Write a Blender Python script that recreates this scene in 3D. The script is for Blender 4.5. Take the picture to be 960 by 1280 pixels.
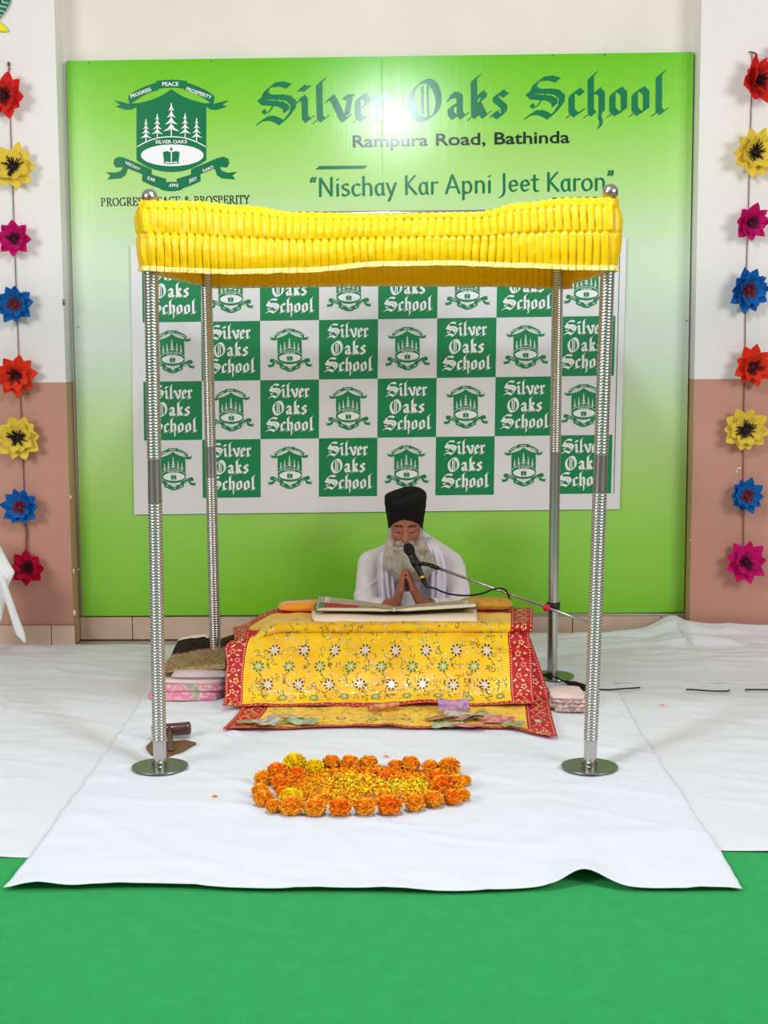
import bpy, math, random
from math import sin, cos, pi, sqrt, atan2, radians, exp, floor
from mathutils import Vector, Matrix, noise

random.seed(7)
SC = bpy.context.scene
for o in list(bpy.data.objects):
    bpy.data.objects.remove(o)
COL = SC.collection

# ------------------------------------------------------------------ camera
FPX, CAM_H, PITCH, YAW, ROLL = 1750.0, 1.4545, 0.113, 0.022, -0.0055
fwd = Vector((-sin(YAW) * cos(PITCH), cos(YAW) * cos(PITCH), -sin(PITCH)))
rgt0 = Vector((cos(YAW), sin(YAW), 0))
up0 = rgt0.cross(fwd)
RGT = cos(ROLL) * rgt0 + sin(ROLL) * up0
UPV = cos(ROLL) * up0 - sin(ROLL) * rgt0
cd = bpy.data.cameras.new('camera')
cd.sensor_fit = 'VERTICAL'
cd.sensor_height = 36
cd.lens = FPX * 36 / 1280
cd.clip_start = 0.05
cam = bpy.data.objects.new('camera', cd)
COL.objects.link(cam)
cam.matrix_world = Matrix(((RGT.x, UPV.x, -fwd.x, 0), (RGT.y, UPV.y, -fwd.y, 0), (RGT.z, UPV.z, -fwd.z, CAM_H), (0, 0, 0, 1)))
SC.camera = cam

# ------------------------------------------------------------------ world, lights, exposure
SC.view_settings.view_transform = 'Standard'
SC.view_settings.look = 'None'
SC.view_settings.gamma = 1
SC.view_settings.exposure = 0.0
SC.view_settings.use_curve_mapping = False
wd = bpy.data.worlds.new('hall_ambient')
SC.world = wd
wd.use_nodes = True
wn = wd.node_tree
wn.nodes.clear()
w_out = wn.nodes.new('ShaderNodeOutputWorld')
w_bg = wn.nodes.new('ShaderNodeBackground')
w_tc = wn.nodes.new('ShaderNodeTexCoord')
w_sep = wn.nodes.new('ShaderNodeSeparateXYZ')
w_rmp = wn.nodes.new('ShaderNodeValToRGB')
wn.links.new(w_tc.outputs['Generated'], w_sep.inputs[0])
wn.links.new(w_sep.outputs['Z'], w_rmp.inputs[0])
wn.links.new(w_rmp.outputs[0], w_bg.inputs[0])
wn.links.new(w_bg.outputs[0], w_out.inputs[0])
el = w_rmp.color_ramp.elements
el[0].position = 0.0; el[0].color = (0.30, 0.29, 0.28, 1)
el[1].position = 0.9; el[1].color = (0.95, 0.93, 0.91, 1)
e = el.new(0.35); e.color = (0.62, 0.60, 0.57, 1)
w_bg.inputs[1].default_value = 0.47


def area(name, loc, target, size, power, col):
    l = bpy.data.lights.new(name, 'AREA')
    l.energy = power; l.color = col
    l.shape = 'RECTANGLE'; l.size, l.size_y = size
    o = bpy.data.objects.new(name, l)
    COL.objects.link(o)
    o.location = loc
    o.rotation_euler = (Vector(target) - Vector(loc)).to_track_quat('-Z', 'Y').to_euler()
    return o


kl = bpy.data.lights.new('ceiling_lamp', 'POINT')
kl.energy = 138; kl.color = (0.82, 0.92, 1.0); kl.shadow_soft_size = 0.11
ko = bpy.data.objects.new('ceiling_lamp', kl)
COL.objects.link(ko)
ko.location = (-0.15, 3.82, 3.13)
area('left_fill_light', (-4.4, 1.2, 3.1), (-0.3, 7, 1.0), (2.2, 1.6), 160, (1.0, 0.975, 0.955))  # unseen soft fill, added to brighten the wall below the canopy
area('right_fill_light', (4.1, 1.2, 3.1), (-0.1, 7, 1.0), (2.2, 1.6), 160, (1.0, 0.975, 0.955))  # matching added fill from the right, no fixture of the hall


# ------------------------------------------------------------------ pixel rays onto real planes
def ray(px, py):
    return RGT * ((px - 480) / FPX) + UPV * ((640 - py) / FPX) + fwd


def P(px, py, Y):
    d = ray(px, py)
    return Vector((0, 0, CAM_H)) + d * (Y / d.y)


def G(px, py, z=0.0):
    d = ray(px, py)
    return Vector((0, 0, CAM_H)) + d * ((z - CAM_H) / d.z)


def lerp(a, b, t):
    return a + (b - a) * t


def smooth(t):
    t = max(0.0, min(1.0, t))
    return t * t * (3 - 2 * t)


def pw(pts, x):
    if x <= pts[0][0]:
        return pts[0][1]
    for (a, b), (c, d) in zip(pts, pts[1:]):
        if x <= c:
            return b + (d - b) * (x - a) / (c - a)
    return pts[-1][1]


def pws(pts, x):
    if x <= pts[0][0]:
        return pts[0][1]
    for (a, b), (c, d) in zip(pts, pts[1:]):
        if x <= c:
            return b + (d - b) * smooth((x - a) / (c - a))
    return pts[-1][1]


def nz(x, y, z=0.0):
    return noise.noise(Vector((x, y, z)))


# ------------------------------------------------------------------ materials
def lin(c):
    r = []
    for v in c:
        v /= 255.0
        r.append(v / 12.92 if v <= 0.04045 else ((v + 0.055) / 1.055) ** 2.4)
    return (r[0], r[1], r[2], 1)


def mat(name, rgb, rough=0.6, metal=0.0, spec=0.4, var=None, var_scale=20, bump=0.0, bump_scale=200, stretch=None, coat=0.0, sheen=0.0, trans=0.0, tcol=None, lo=0.35, hi=0.65):
    m = bpy.data.materials.new(name)
    m.use_nodes = True
    nt = m.node_tree
    b = nt.nodes['Principled BSDF']
    b.inputs['Base Color'].default_value = lin(rgb)
    b.inputs['Roughness'].default_value = rough
    b.inputs['Metallic'].default_value = metal
    b.inputs['Specular IOR Level'].default_value = spec
    b.inputs['Coat Weight'].default_value = coat
    b.inputs['Sheen Weight'].default_value = sheen
    tc = nt.nodes.new('ShaderNodeTexCoord')
    mp = nt.nodes.new('ShaderNodeMapping')
    nt.links.new(tc.outputs['Object'], mp.inputs[0])
    if stretch:
        mp.inputs['Scale'].default_value = stretch
    if var:
        n = nt.nodes.new('ShaderNodeTexNoise')
        n.inputs['Scale'].default_value = var_scale
        n.inputs['Detail'].default_value = 5
        r = nt.nodes.new('ShaderNodeValToRGB')
        r.color_ramp.elements[0].position = lo; r.color_ramp.elements[0].color = lin(rgb)
        r.color_ramp.elements[1].position = hi; r.color_ramp.elements[1].color = lin(var)
        nt.links.new(mp.outputs[0], n.inputs['Vector'])
        nt.links.new(n.outputs['Fac'], r.inputs[0])
        nt.links.new(r.outputs[0], b.inputs['Base Color'])
    if bump:
        n2 = nt.nodes.new('ShaderNodeTexNoise')
        n2.inputs['Scale'].default_value = bump_scale
        n2.inputs['Detail'].default_value = 4
        bp = nt.nodes.new('ShaderNodeBump')
        bp.inputs['Strength'].default_value = bump
        bp.inputs['Distance'].default_value = 0.01
        nt.links.new(mp.outputs[0], n2.inputs['Vector'])
        nt.links.new(n2.outputs['Fac'], bp.inputs['Height'])
        nt.links.new(bp.outputs[0], b.inputs['Normal'])
    if trans:
        t = nt.nodes.new('ShaderNodeBsdfTranslucent')
        t.inputs[0].default_value = lin(tcol or rgb)
        mx = nt.nodes.new('ShaderNodeMixShader')
        mx.inputs[0].default_value = trans
        out = nt.nodes['Material Output']
        nt.links.new(b.outputs[0], mx.inputs[1]); nt.links.new(t.outputs[0], mx.inputs[2])
        nt.links.new(mx.outputs[0], out.inputs[0])
    return m


def hsv_sheet_mat(name, rgb, rough=0.85):
    return mat(name, rgb, rough, 0, 0.15, bump=0.12, bump_scale=35, stretch=(1, 0.35, 1))


M_wall = mat('cream_plaster', (228, 222, 212), 0.7, var=(222, 216, 205), var_scale=3, bump=0.02, bump_scale=60)
M_white_wall = mat('white_plaster', (233, 229, 228), 0.6, var=(229, 225, 222), var_scale=3, bump=0.02, bump_scale=60)
M_dado = mat('dusty_pink_paint', (196, 143, 126), 0.5, var=(190, 137, 120), var_scale=2)
M_tan = mat('tan_paint', (198, 160, 120), 0.6)
M_skirt = mat('beige_skirting_tile', (208, 184, 165), 0.35, var=(200, 174, 154), var_scale=9)
M_grout = mat('grey_grout', (120, 105, 95), 0.9)
M_floor = mat('stone_floor', (190, 180, 168), 0.5, var=(176, 166, 152), var_scale=4)
M_carpet = mat('green_felt', (4, 164, 78), 0.95, spec=0.05, var=(12, 172, 86), var_scale=18, bump=0.5, bump_scale=420, sheen=0.15)
M_sheet = hsv_sheet_mat('white_cotton_sheet', (226, 232, 240))
M_sheet_warm = hsv_sheet_mat('warm_white_cotton_sheet', (226, 230, 236))
M_chrome = mat('polished_steel', (196, 193, 188), 0.25, 1.0, bump=0.0)
M_steel_plate = mat('brushed_steel_plate', (150, 148, 142), 0.3, 1.0)
M_satin = mat('yellow_satin', (255, 214, 0), 0.34, 0, 0.45, trans=0.2, tcol=(255, 150, 0))
M_fringe = mat('pale_gold_fringe', (250, 232, 150), 0.4, 0.1, var=(222, 190, 90), var_scale=90)
M_green_ink = mat('green_ink', (12, 118, 74), 0.212, spec=.45)
M_check_ink = mat('check_green_ink', (22, 132, 78), 0.35, coat=0.1)
M_white_ink = mat('white_ink', (240, 240, 244), 0.35)
M_dark_ink = mat('dark_ink', (25, 45, 38), 0.212, spec=.45)
M_vinyl = mat('white_vinyl', (229, 226, 230), 0.33, bump=0.25, bump_scale=5, stretch=(1, 1, 2.2))
M_black = mat('black_plastic', (18, 18, 19), 0.4)
M_red_knob = mat('red_plastic', (215, 22, 60), 0.3)
M_gold = mat('gold_metal', (220, 180, 70), 0.25, 1.0)
M_rubber = mat('black_rubber', (20, 20, 22), 0.55)


def banner_mat():
    m = bpy.data.materials.new('printed_green_vinyl')
    m.use_nodes = True
    nt = m.node_tree
    b = nt.nodes['Principled BSDF']
    b.inputs['Roughness'].default_value = 0.212
    b.inputs['Specular IOR Level'].default_value = 0.45
    tc = nt.nodes.new('ShaderNodeTexCoord'); sp = nt.nodes.new('ShaderNodeSeparateXYZ')
    nt.links.new(tc.outputs['Object'], sp.inputs[0])
    mr = nt.nodes.new('ShaderNodeMapRange')
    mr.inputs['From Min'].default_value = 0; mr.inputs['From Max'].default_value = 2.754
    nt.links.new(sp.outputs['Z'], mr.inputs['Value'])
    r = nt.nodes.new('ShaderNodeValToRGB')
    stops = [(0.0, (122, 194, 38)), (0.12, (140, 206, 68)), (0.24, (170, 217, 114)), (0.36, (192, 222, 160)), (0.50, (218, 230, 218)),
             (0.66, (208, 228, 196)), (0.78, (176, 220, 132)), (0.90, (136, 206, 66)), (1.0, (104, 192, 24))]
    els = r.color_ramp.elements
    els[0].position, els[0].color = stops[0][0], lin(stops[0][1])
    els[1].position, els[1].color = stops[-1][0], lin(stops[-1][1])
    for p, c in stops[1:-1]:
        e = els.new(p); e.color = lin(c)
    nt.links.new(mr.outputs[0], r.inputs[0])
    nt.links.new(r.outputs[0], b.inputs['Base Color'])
    mp = nt.nodes.new('ShaderNodeMapping'); mp.inputs['Scale'].default_value = (260, 1, 1.2)
    nt.links.new(tc.outputs['Object'], mp.inputs[0])
    n = nt.nodes.new('ShaderNodeTexNoise'); n.inputs['Scale'].default_value = 1.0
    nt.links.new(mp.outputs[0], n.inputs['Vector'])
    bp = nt.nodes.new('ShaderNodeBump'); bp.inputs['Strength'].default_value = 0.12; bp.inputs['Distance'].default_value = 0.002
    nt.links.new(n.outputs['Fac'], bp.inputs['Height']); nt.links.new(bp.outputs[0], b.inputs['Normal'])
    return m


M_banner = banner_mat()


# ------------------------------------------------------------------ mesh builder
class MB:
    def __init__(s):
        s.v = []; s.f = []; s.m = []

    def add(s, verts, faces, mi=0):
        n = len(s.v)
        s.v.extend(Vector(p) for p in verts)
        for f in faces:
            s.f.append([n + i for i in f]); s.m.append(mi)

    def box(s, c, d, mi=0, rot=None, bev=0.0):
        x, y, z = d[0] / 2, d[1] / 2, d[2] / 2
        if bev:
            pts = []
            for sz in (-1, 1):
                for (lx, ly, lz) in ((x - bev, y - bev, z), (x, y, z - bev)):
                    pass
            rings = [(-z, bev), (-z + bev, 0), (z - bev, 0), (z, bev)]
            vs = []
            for (zz, ins) in rings:
                a, b = x - ins, y - ins
                k = bev * 0.6
                vs += [(-a + k, -b, zz), (a - k, -b, zz), (a, -b + k, zz), (a, b - k, zz), (a - k, b, zz), (-a + k, b, zz), (-a, b - k, zz), (-a, -b + k, zz)]
            fs = [list(range(7, -1, -1)), list(range(24, 32))]
            for r in range(3):
                for i in range(8):
                    j = (i + 1) % 8
                    fs.append((r * 8 + i, r * 8 + j, r * 8 + 8 + j, r * 8 + 8 + i))
        else:
            vs = [(-x, -y, -z), (x, -y, -z), (x, y, -z), (-x, y, -z), (-x, -y, z), (x, -y, z), (x, y, z), (-x, y, z)]
            fs = [(0, 3, 2, 1), (4, 5, 6, 7), (0, 1, 5, 4), (1, 2, 6, 5), (2, 3, 7, 6), (3, 0, 4, 7)]
        c = Vector(c)
        vs = [((rot @ Vector(p)) if rot else Vector(p)) + c for p in vs]
        s.add(vs, fs, mi)

    def tube(s, path, rad, n=10, mi=0, cap=True):
        path = [Vector(p) for p in path]
        if not hasattr(rad, '__len__'):
            rad = [rad] * len(path)
        vs = []; ref = None
        for i, p in enumerate(path):
            a = path[max(0, i - 1)]; b = path[min(len(path) - 1, i + 1)]
            t = (b - a)
            t = t.normalized() if t.length > 1e-9 else Vector((0, 0, 1))
            if ref is None:
                ref = Vector((1, 0, 0)) if abs(t.x) < 0.8 else Vector((0, 1, 0))
            u = (ref - t * ref.dot(t))
            u = u.normalized() if u.length > 1e-6 else t.orthogonal().normalized()
            w = t.cross(u); ref = u
            for k in range(n):
                an = 2 * pi * k / n
                vs.append(p + (u * cos(an) + w * sin(an)) * rad[i])
        fs = []
        for i in range(len(path) - 1):
            for k in range(n):
                j = (k + 1) % n
                fs.append((i * n + k, i * n + j, i * n + n + j, i * n + n + k))
        if cap:
            fs.append(list(range(n - 1, -1, -1)))
            fs.append(list(range((len(path) - 1) * n, len(path) * n)))
        s.add(vs, fs, mi)

    def capsule(s, a, b, ra, rb, n=14, mi=0):
        a = Vector(a); b = Vector(b); d = b - a
        L = d.length
        t = d / L if L > 1e-9 else Vector((0, 0, 1))
        path = []; rad = []
        for k in range(5):
            an = -pi / 2 + pi / 2 * k / 5 + 0.12
            path.append(a + t * ra * sin(an)); rad.append(ra * cos(an))
        path.append(a); rad.append(ra)
        path.append(b); rad.append(rb)
        for k in range(1, 6):
            an = pi / 2 * k / 5 - (0.12 if k == 5 else 0)
            path.append(b + t * rb * sin(an)); rad.append(rb * cos(an))
        if L <= 1e-9:
            path.pop(5); rad.pop(5)
        s.tube(path, rad, n, mi)

    def ell(s, c, r, mi=0, rot=None, nu=20, nv=12):
        vs = []; fs = []
        c = Vector(c)
        for j in range(1, nv):
            ph = pi * j / nv
            for i in range(nu):
                th = 2 * pi * i / nu
                p = Vector((r[0] * sin(ph) * cos(th), r[1] * sin(ph) * sin(th), r[2] * cos(ph)))
                vs.append((rot @ p if rot else p) + c)
        tp = Vector((0, 0, r[2])); bt = -tp
        vs.append((rot @ tp if rot else tp) + c); vs.append((rot @ bt if rot else bt) + c)
        T = len(vs) - 2; B = T + 1
        for j in range(nv - 2):
            for i in range(nu):
                k = (i + 1) % nu
                fs.append((j * nu + i, (j + 1) * nu + i, (j + 1) * nu + k, j * nu + k))
        for i in range(nu):
            k = (i + 1) % nu
            fs.append((T, i, k)); fs.append((B, (nv - 2) * nu + k, (nv - 2) * nu + i))
        s.add(vs, fs, mi)

    def lathe(s, prof, o=(0, 0, 0), n=24, mi=0, rot=None):
        o = Vector(o); vs = []; fs = []
        for (r, z) in prof:
            for k in range(n):
                a = 2 * pi * k / n
                p = Vector((r * cos(a), r * sin(a), z))
                vs.append((rot @ p if rot else p) + o)
        for i in range(len(prof) - 1):
            for k in range(n):
                j = (k + 1) % n
                fs.append((i * n + k, i * n + j, i * n + n + j, i * n + n + k))
        fs.append(list(range(n - 1, -1, -1))); fs.append(list(range((len(prof) - 1) * n, len(prof) * n)))
        s.add(vs, fs, mi)

    def grid(s, fn, nu, nv, mi=0, mfn=None):
        vs = [fn(i / nu, j / nv) for j in range(nv + 1) for i in range(nu + 1)]
        n = len(s.v)
        s.v.extend(Vector(p) for p in vs)
        for j in range(nv):
            for i in range(nu):
                a = n + j * (nu + 1) + i
                s.f.append([a, a + 1, a + nu + 2, a + nu + 1])
                s.m.append(mfn((i + .5) / nu, (j + .5) / nv) if mfn else mi)

    def poly2(s, pts, fn, mi=0):
        s.add([fn(a, b) for a, b in pts], [list(range(len(pts)))], mi)

    def build(s, name, mats, parent=None, origin=None, smooth_shade=True, solid=0.0):
        me = bpy.data.meshes.new(name)
        if parent is not None:
            off = Vector((0, 0, 0)); p = parent
            while p is not None:
                off += p.location; p = p.parent
        else:
            off = Vector(origin) if origin is not None else Vector((0, 0, 0))
        own = off
        if parent is not None and origin is not None:
            own = Vector(origin)
        me.from_pydata([p - own for p in s.v], [], s.f)
        if not isinstance(mats, (list, tuple)):
            mats = [mats]
        for m in mats:
            me.materials.append(m)
        me.polygons.foreach_set('material_index', s.m)
        me.polygons.foreach_set('use_smooth', [smooth_shade] * len(s.f))
        me.update()
        o = bpy.data.objects.new(name, me)
        COL.objects.link(o)
        if parent is not None:
            o.parent = parent
            if origin is not None:
                o.location = own - off
        else:
            o.location = off
        if solid:
            md = o.modifiers.new('thickness', 'SOLIDIFY'); md.thickness = solid; md.offset = -1
        return o


def tag(o, label, cat, group=None, kind=None):
    o['label'] = label; o['category'] = cat
    if group: o['group'] = group
    if kind: o['kind'] = kind
    return o


def thing(name, label, cat, loc=(0, 0, 0), group=None, kind=None):
    o = bpy.data.objects.new(name, None)
    COL.objects.link(o)
    o.location = loc
    return tag(o, label, cat, group, kind)


def struct(o):
    o['kind'] = 'structure'
    return o


def dup(root, loc=None, rot=None, label=None, group=None):
    r = root.copy(); COL.objects.link(r)
    if loc is not None: r.location = loc
    if rot is not None: r.rotation_euler = rot
    if label: r['label'] = label
    if group: r['group'] = group
    for ch in list(root.children):
        c = ch.copy(); COL.objects.link(c); c.parent = r
        for g in list(ch.children):
            d = g.copy(); COL.objects.link(d); d.parent = c
    return r


def sharp(o, ang=35):
    me = o.data
    me.set_sharp_from_angle(angle=radians(ang))
    return o


def fused(name, mb, mats, parent, voxel, disp=None, smooth_it=6, post=None):
    """union of closed shapes turned into one continuous skin"""
    o = mb.build(name, mats, parent)
    md = o.modifiers.new('r', 'REMESH'); md.mode = 'VOXEL'; md.voxel_size = voxel
    sm = o.modifiers.new('s', 'SMOOTH'); sm.iterations = smooth_it; sm.factor = 0.5
    bpy.context.view_layer.update()
    dg = bpy.context.evaluated_depsgraph_get()
    me = bpy.data.meshes.new_from_object(o.evaluated_get(dg))
    o.modifiers.clear()
    old = o.data
    o.data = me; me.name = name
    bpy.data.meshes.remove(old)
    me.materials.clear()
    for m in (mats if isinstance(mats, (list, tuple)) else [mats]):
        me.materials.append(m)
    off = Vector((0, 0, 0)); p = parent
    while p is not None:
        off += p.location; p = p.parent
    if disp:
        ns = [v.normal.copy() for v in me.vertices]
        for v, n in zip(me.vertices, ns):
            v.co += n * disp(v.co + off, n)
    me.polygons.foreach_set('use_smooth', [True] * len(me.polygons))
    if post:
        post(me, off)
    me.update()
    return o


# ------------------------------------------------------------------ the room
WALL = 7.05          # recessed centre wall
PIL = 6.90           # faces of the two side walls
BAN = 7.0178         # face of the green banner
xl_edge = P(85, 400, PIL).x - 0.02
xr_edge = P(868, 400, PIL).x + 0.005
DADO = P(60, 478, PIL).z
TOPZ = 3.9

b = MB(); b.box((0, 3.4, -0.05), (12, 8, 0.084)); struct(b.build('floor', M_floor, smooth_shade=False))
b = MB(); b.box(((xl_edge + xr_edge) / 2, WALL + 0.1, TOPZ / 2), (xr_edge - xl_edge + 0.3, 0.2, TOPZ))
struct(b.build('wall_back', M_wall, smooth_shade=False))


def side_wall(name, x0, x1):
    b = MB()
    for (z0, z1, mi) in ((0, DADO, 1), (DADO, TOPZ, 0)):
        n = len(b.f)
        b.box(((x0 + x1) / 2, (PIL + WALL + 0.2) / 2, (z0 + z1) / 2), (x1 - x0, WALL + 0.2 - PIL, z1 - z0), mi)
        if z0 == 0:
            b.m[n + (3 if x1 < 0 else 5)] = 2
    return struct(b.build(name, [M_white_wall, M_dado, M_tan], smooth_shade=False))


side_wall('wall_left', -4.2, xl_edge)
side_wall('wall_right', xr_edge, 3.8)


def skirting(name, x0, x1, y, h, tile=0.36, x_off=0.0):
    b = MB()
    b.box(((x0 + x1) / 2, y - 0.004, h / 2), (x1 - x0, 0.008, h), 1)
    x = x0 + x_off
    while x > x0:
        x -= tile
    while x < x1:
        a, c = max(x, x0) + 0.002, min(x + tile, x1) - 0.002
        if c - a > 0.02:
            b.box(((a + c) / 2, y - 0.008, h / 2), (c - a, 0.016, h - 0.002), 0, bev=0.003)
        x += tile
    return struct(b.build(name, [M_skirt, M_grout], smooth_shade=False))


skirting('baseboard_left', -4.2, xl_edge + 0.012, PIL, 0.105, 0.45, 0.45 - ((-4.2 - P(65, 790, PIL).x) % 0.45))
skirting('baseboard_right', xr_edge - 0.012, 3.8, PIL, 0.105, 0.45)
skirting('baseboard_back', xl_edge, xr_edge, WALL, 0.12, 0.45, 0.27)

# ------------------------------------------------------------------ lettering engine: a broad nib drawn along strokes
def hull(pts):
    pts = sorted(set((round(a, 5), round(b, 5)) for a, b in pts))
    def half(ps):
        h = []
        for p in ps:
            while len(h) > 1 and (h[-1][0] - h[-2][0]) * (p[1] - h[-2][1]) - (h[-1][1] - h[-2][1]) * (p[0] - h[-2][0]) <= 1e-9:
                h.pop()
            h.append(p)
        return h
    lo = half(pts); up = half(pts[::-1])
    return lo[:-1] + up[:-1]


def nib_polys(strokes, ang, w, t):
    ca, sa = cos(radians(ang)), sin(radians(ang))
    out = []
    for st in strokes:
        k = 1.0
        if isinstance(st, tuple) and not isinstance(st[0], tuple):
            k, st = st
        a, b = w * k / 2, t / 2
        c = [(ca * a * i - sa * b * j, sa * a * i + ca * b * j) for i, j in ((-1, -1), (1, -1), (1, 1), (-1, 1))]
        for p, q in zip(st, st[1:]):
            out.append(hull([(p[0] + x, p[1] + y) for x, y in c] + [(q[0] + x, q[1] + y) for x, y in c]))
    return out


def arc(cx, cy, rx, ry, a0, a1, n=9):
    return [(cx + rx * cos(radians(lerp(a0, a1, i / n))), cy + ry * sin(radians(lerp(a0, a1, i / n)))) for i in range(n + 1)]


def bez(*cp, n=10):
    out = []
    for i in range(n + 1):
        t = i / n
        q = list(cp)
        while len(q) > 1:
            q = [(lerp(a[0], b_[0], t), lerp(a[1], b_[1], t)) for a, b_ in zip(q, q[1:])]
        out.append(q[0])
    return out


def spx(pts):
    return [(x / 190, (385 - y) / 190) for x, y in pts]


FLICK = [(.22, 1.40), (.36, 1.55)]
FOOT = [(.32, .07), (.45, .18)]
LFOOT = [(.06, .02), (.22, .16)]
GOTHIC = {
    'i': (.50, [[(.0, .76), (.14, .90)], [(.14, .93), (.22, .82), (.22, .20), (.32, .07)], FOOT, [(.16, 1.31), (.28, 1.21)], [(.08, 1.22), (.36, 1.28)]]),
    'l': (.50, [[(.22, 1.42), (.22, .20), (.32, .07)], FLICK, FOOT, LFOOT]),
    'v': (.84, [[(.0, .78), (.12, .92)], [(.12, .92), (.20, .80), (.48, .12), (.56, .06)], [(.56, .06), (.70, .20)], [(.60, .93), (.66, .86)], [(.60, .90), (.82, .92)], [(.74, .86), (.62, .22)]]),
    'e': (.66, [[(.22, .86), (.16, .74), (.16, .22), (.30, .07)], [(.30, .07), (.52, .22)], [(.22, .86), (.36, .97)], [(.36, .95), (.50, .80), (.46, .68)], [(.18, .40), (.48, .66)], LFOOT]),
    'r': (.60, [[(.0, .76), (.12, .90)], [(.12, .93), (.20, .82), (.20, .20), (.30, .07)], [(.30, .07), (.43, .18)], [(.22, .76), (.40, .97)], [(.38, .94), (.50, .82)], LFOOT]),
    'O': (1.30, [bez((.62, 1.42), (.10, 1.30), (-.02, .55), (.36, .06)), [(.36, .06), (.52, .0), (.70, .08)], bez((.56, .04), (1.10, .02), (1.20, .95), (.86, 1.30)), bez((.60, 1.42), (.80, 1.44), (.92, 1.30), (.98, 1.14)),
                 (.45, [(.52, 1.22), (.52, .22)]), (.3, [(.70, 1.26), (.70, .16)])]),
    'a': (.74, [[(.12, .72), (.24, .90)], [(.22, .93), (.34, .84)], [(.30, .93), (.46, .82), (.46, .20), (.56, .07)], [(.56, .07), (.68, .18)], [(.16, .44), (.46, .58)], [(.16, .44), (.16, .22), (.28, .07)], [(.28, .07), (.46, .20)]]),
    'k': (.74, [[(.20, 1.42), (.20, .20), (.28, .08)], [(.20, 1.40), (.34, 1.55)], LFOOT, [(.22, .62), (.46, .95)], [(.42, .94), (.54, .84), (.50, .74)], [(.50, .72), (.26, .52)], [(.32, .58), (.40, .40), (.54, .08)], [(.54, .08), (.68, .20)]]),
    's': (.62, [[(.36, .96), (.52, .84)], [(.20, .82), (.38, .97)], [(.20, .84), (.18, .70), (.46, .42), (.46, .24), (.36, .10)], [(.12, .18), (.30, .06)], [(.30, .06), (.46, .22)], [(.06, .10), (.22, .24)]]),
    'S': (1.38, [spx([(205, 128), (160, 112), (105, 118), (66, 150), (52, 182), (80, 203), (150, 203), (200, 212), (232, 245), (228, 290), (196, 338), (158, 380)]),
                 spx([(22, 212), (44, 240), (100, 246), (150, 252), (182, 272), (186, 300)]), (.6, spx([(40, 295), (48, 310)])), (.2, spx([(48, 320), (80, 300), (110, 250), (130, 215)])),
                 spx([(8, 382), (52, 352), (92, 350), (130, 366), (152, 384)])]),
    'c': (.60, [[(.22, .86), (.16, .74), (.16, .22), (.30, .07)], [(.30, .07), (.52, .22)], [(.22, .86), (.38, .98)], [(.38, .95), (.50, .84)], LFOOT]),
    'h': (.76, [[(.20, 1.42), (.20, .20), (.28, .08)], [(.20, 1.40), (.34, 1.55)], LFOOT, [(.22, .72), (.46, .97)], [(.42, .94), (.56, .82), (.56, .14)], (.5, bez((.52, .1), (.42, -.05), (.66, -.2), (.46, -.42)))]),
    'o': (.74, [[(.22, .86), (.16, .76), (.16, .24), (.30, .07)], [(.30, .07), (.56, .24)], [(.20, .84), (.42, .98)], [(.40, .95), (.54, .82), (.54, .26), (.46, .16)], LFOOT]),
    ' ': (.55, []),
}


def ser(x, y, w=.13):
    return (.0001, [(x - w, y), (x + w, y)])


def stem(x, y0=0, y1=1, s0=True, s1=True):
    r = [[(x, y0), (x, y1)]]
    if s0: r.append([(x - .09, y0 + .02), (x + .09, y0 + .02)])
    if s1: r.append([(x - .09, y1 - .02), (x + .09, y1 - .02)])
    return r


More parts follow.
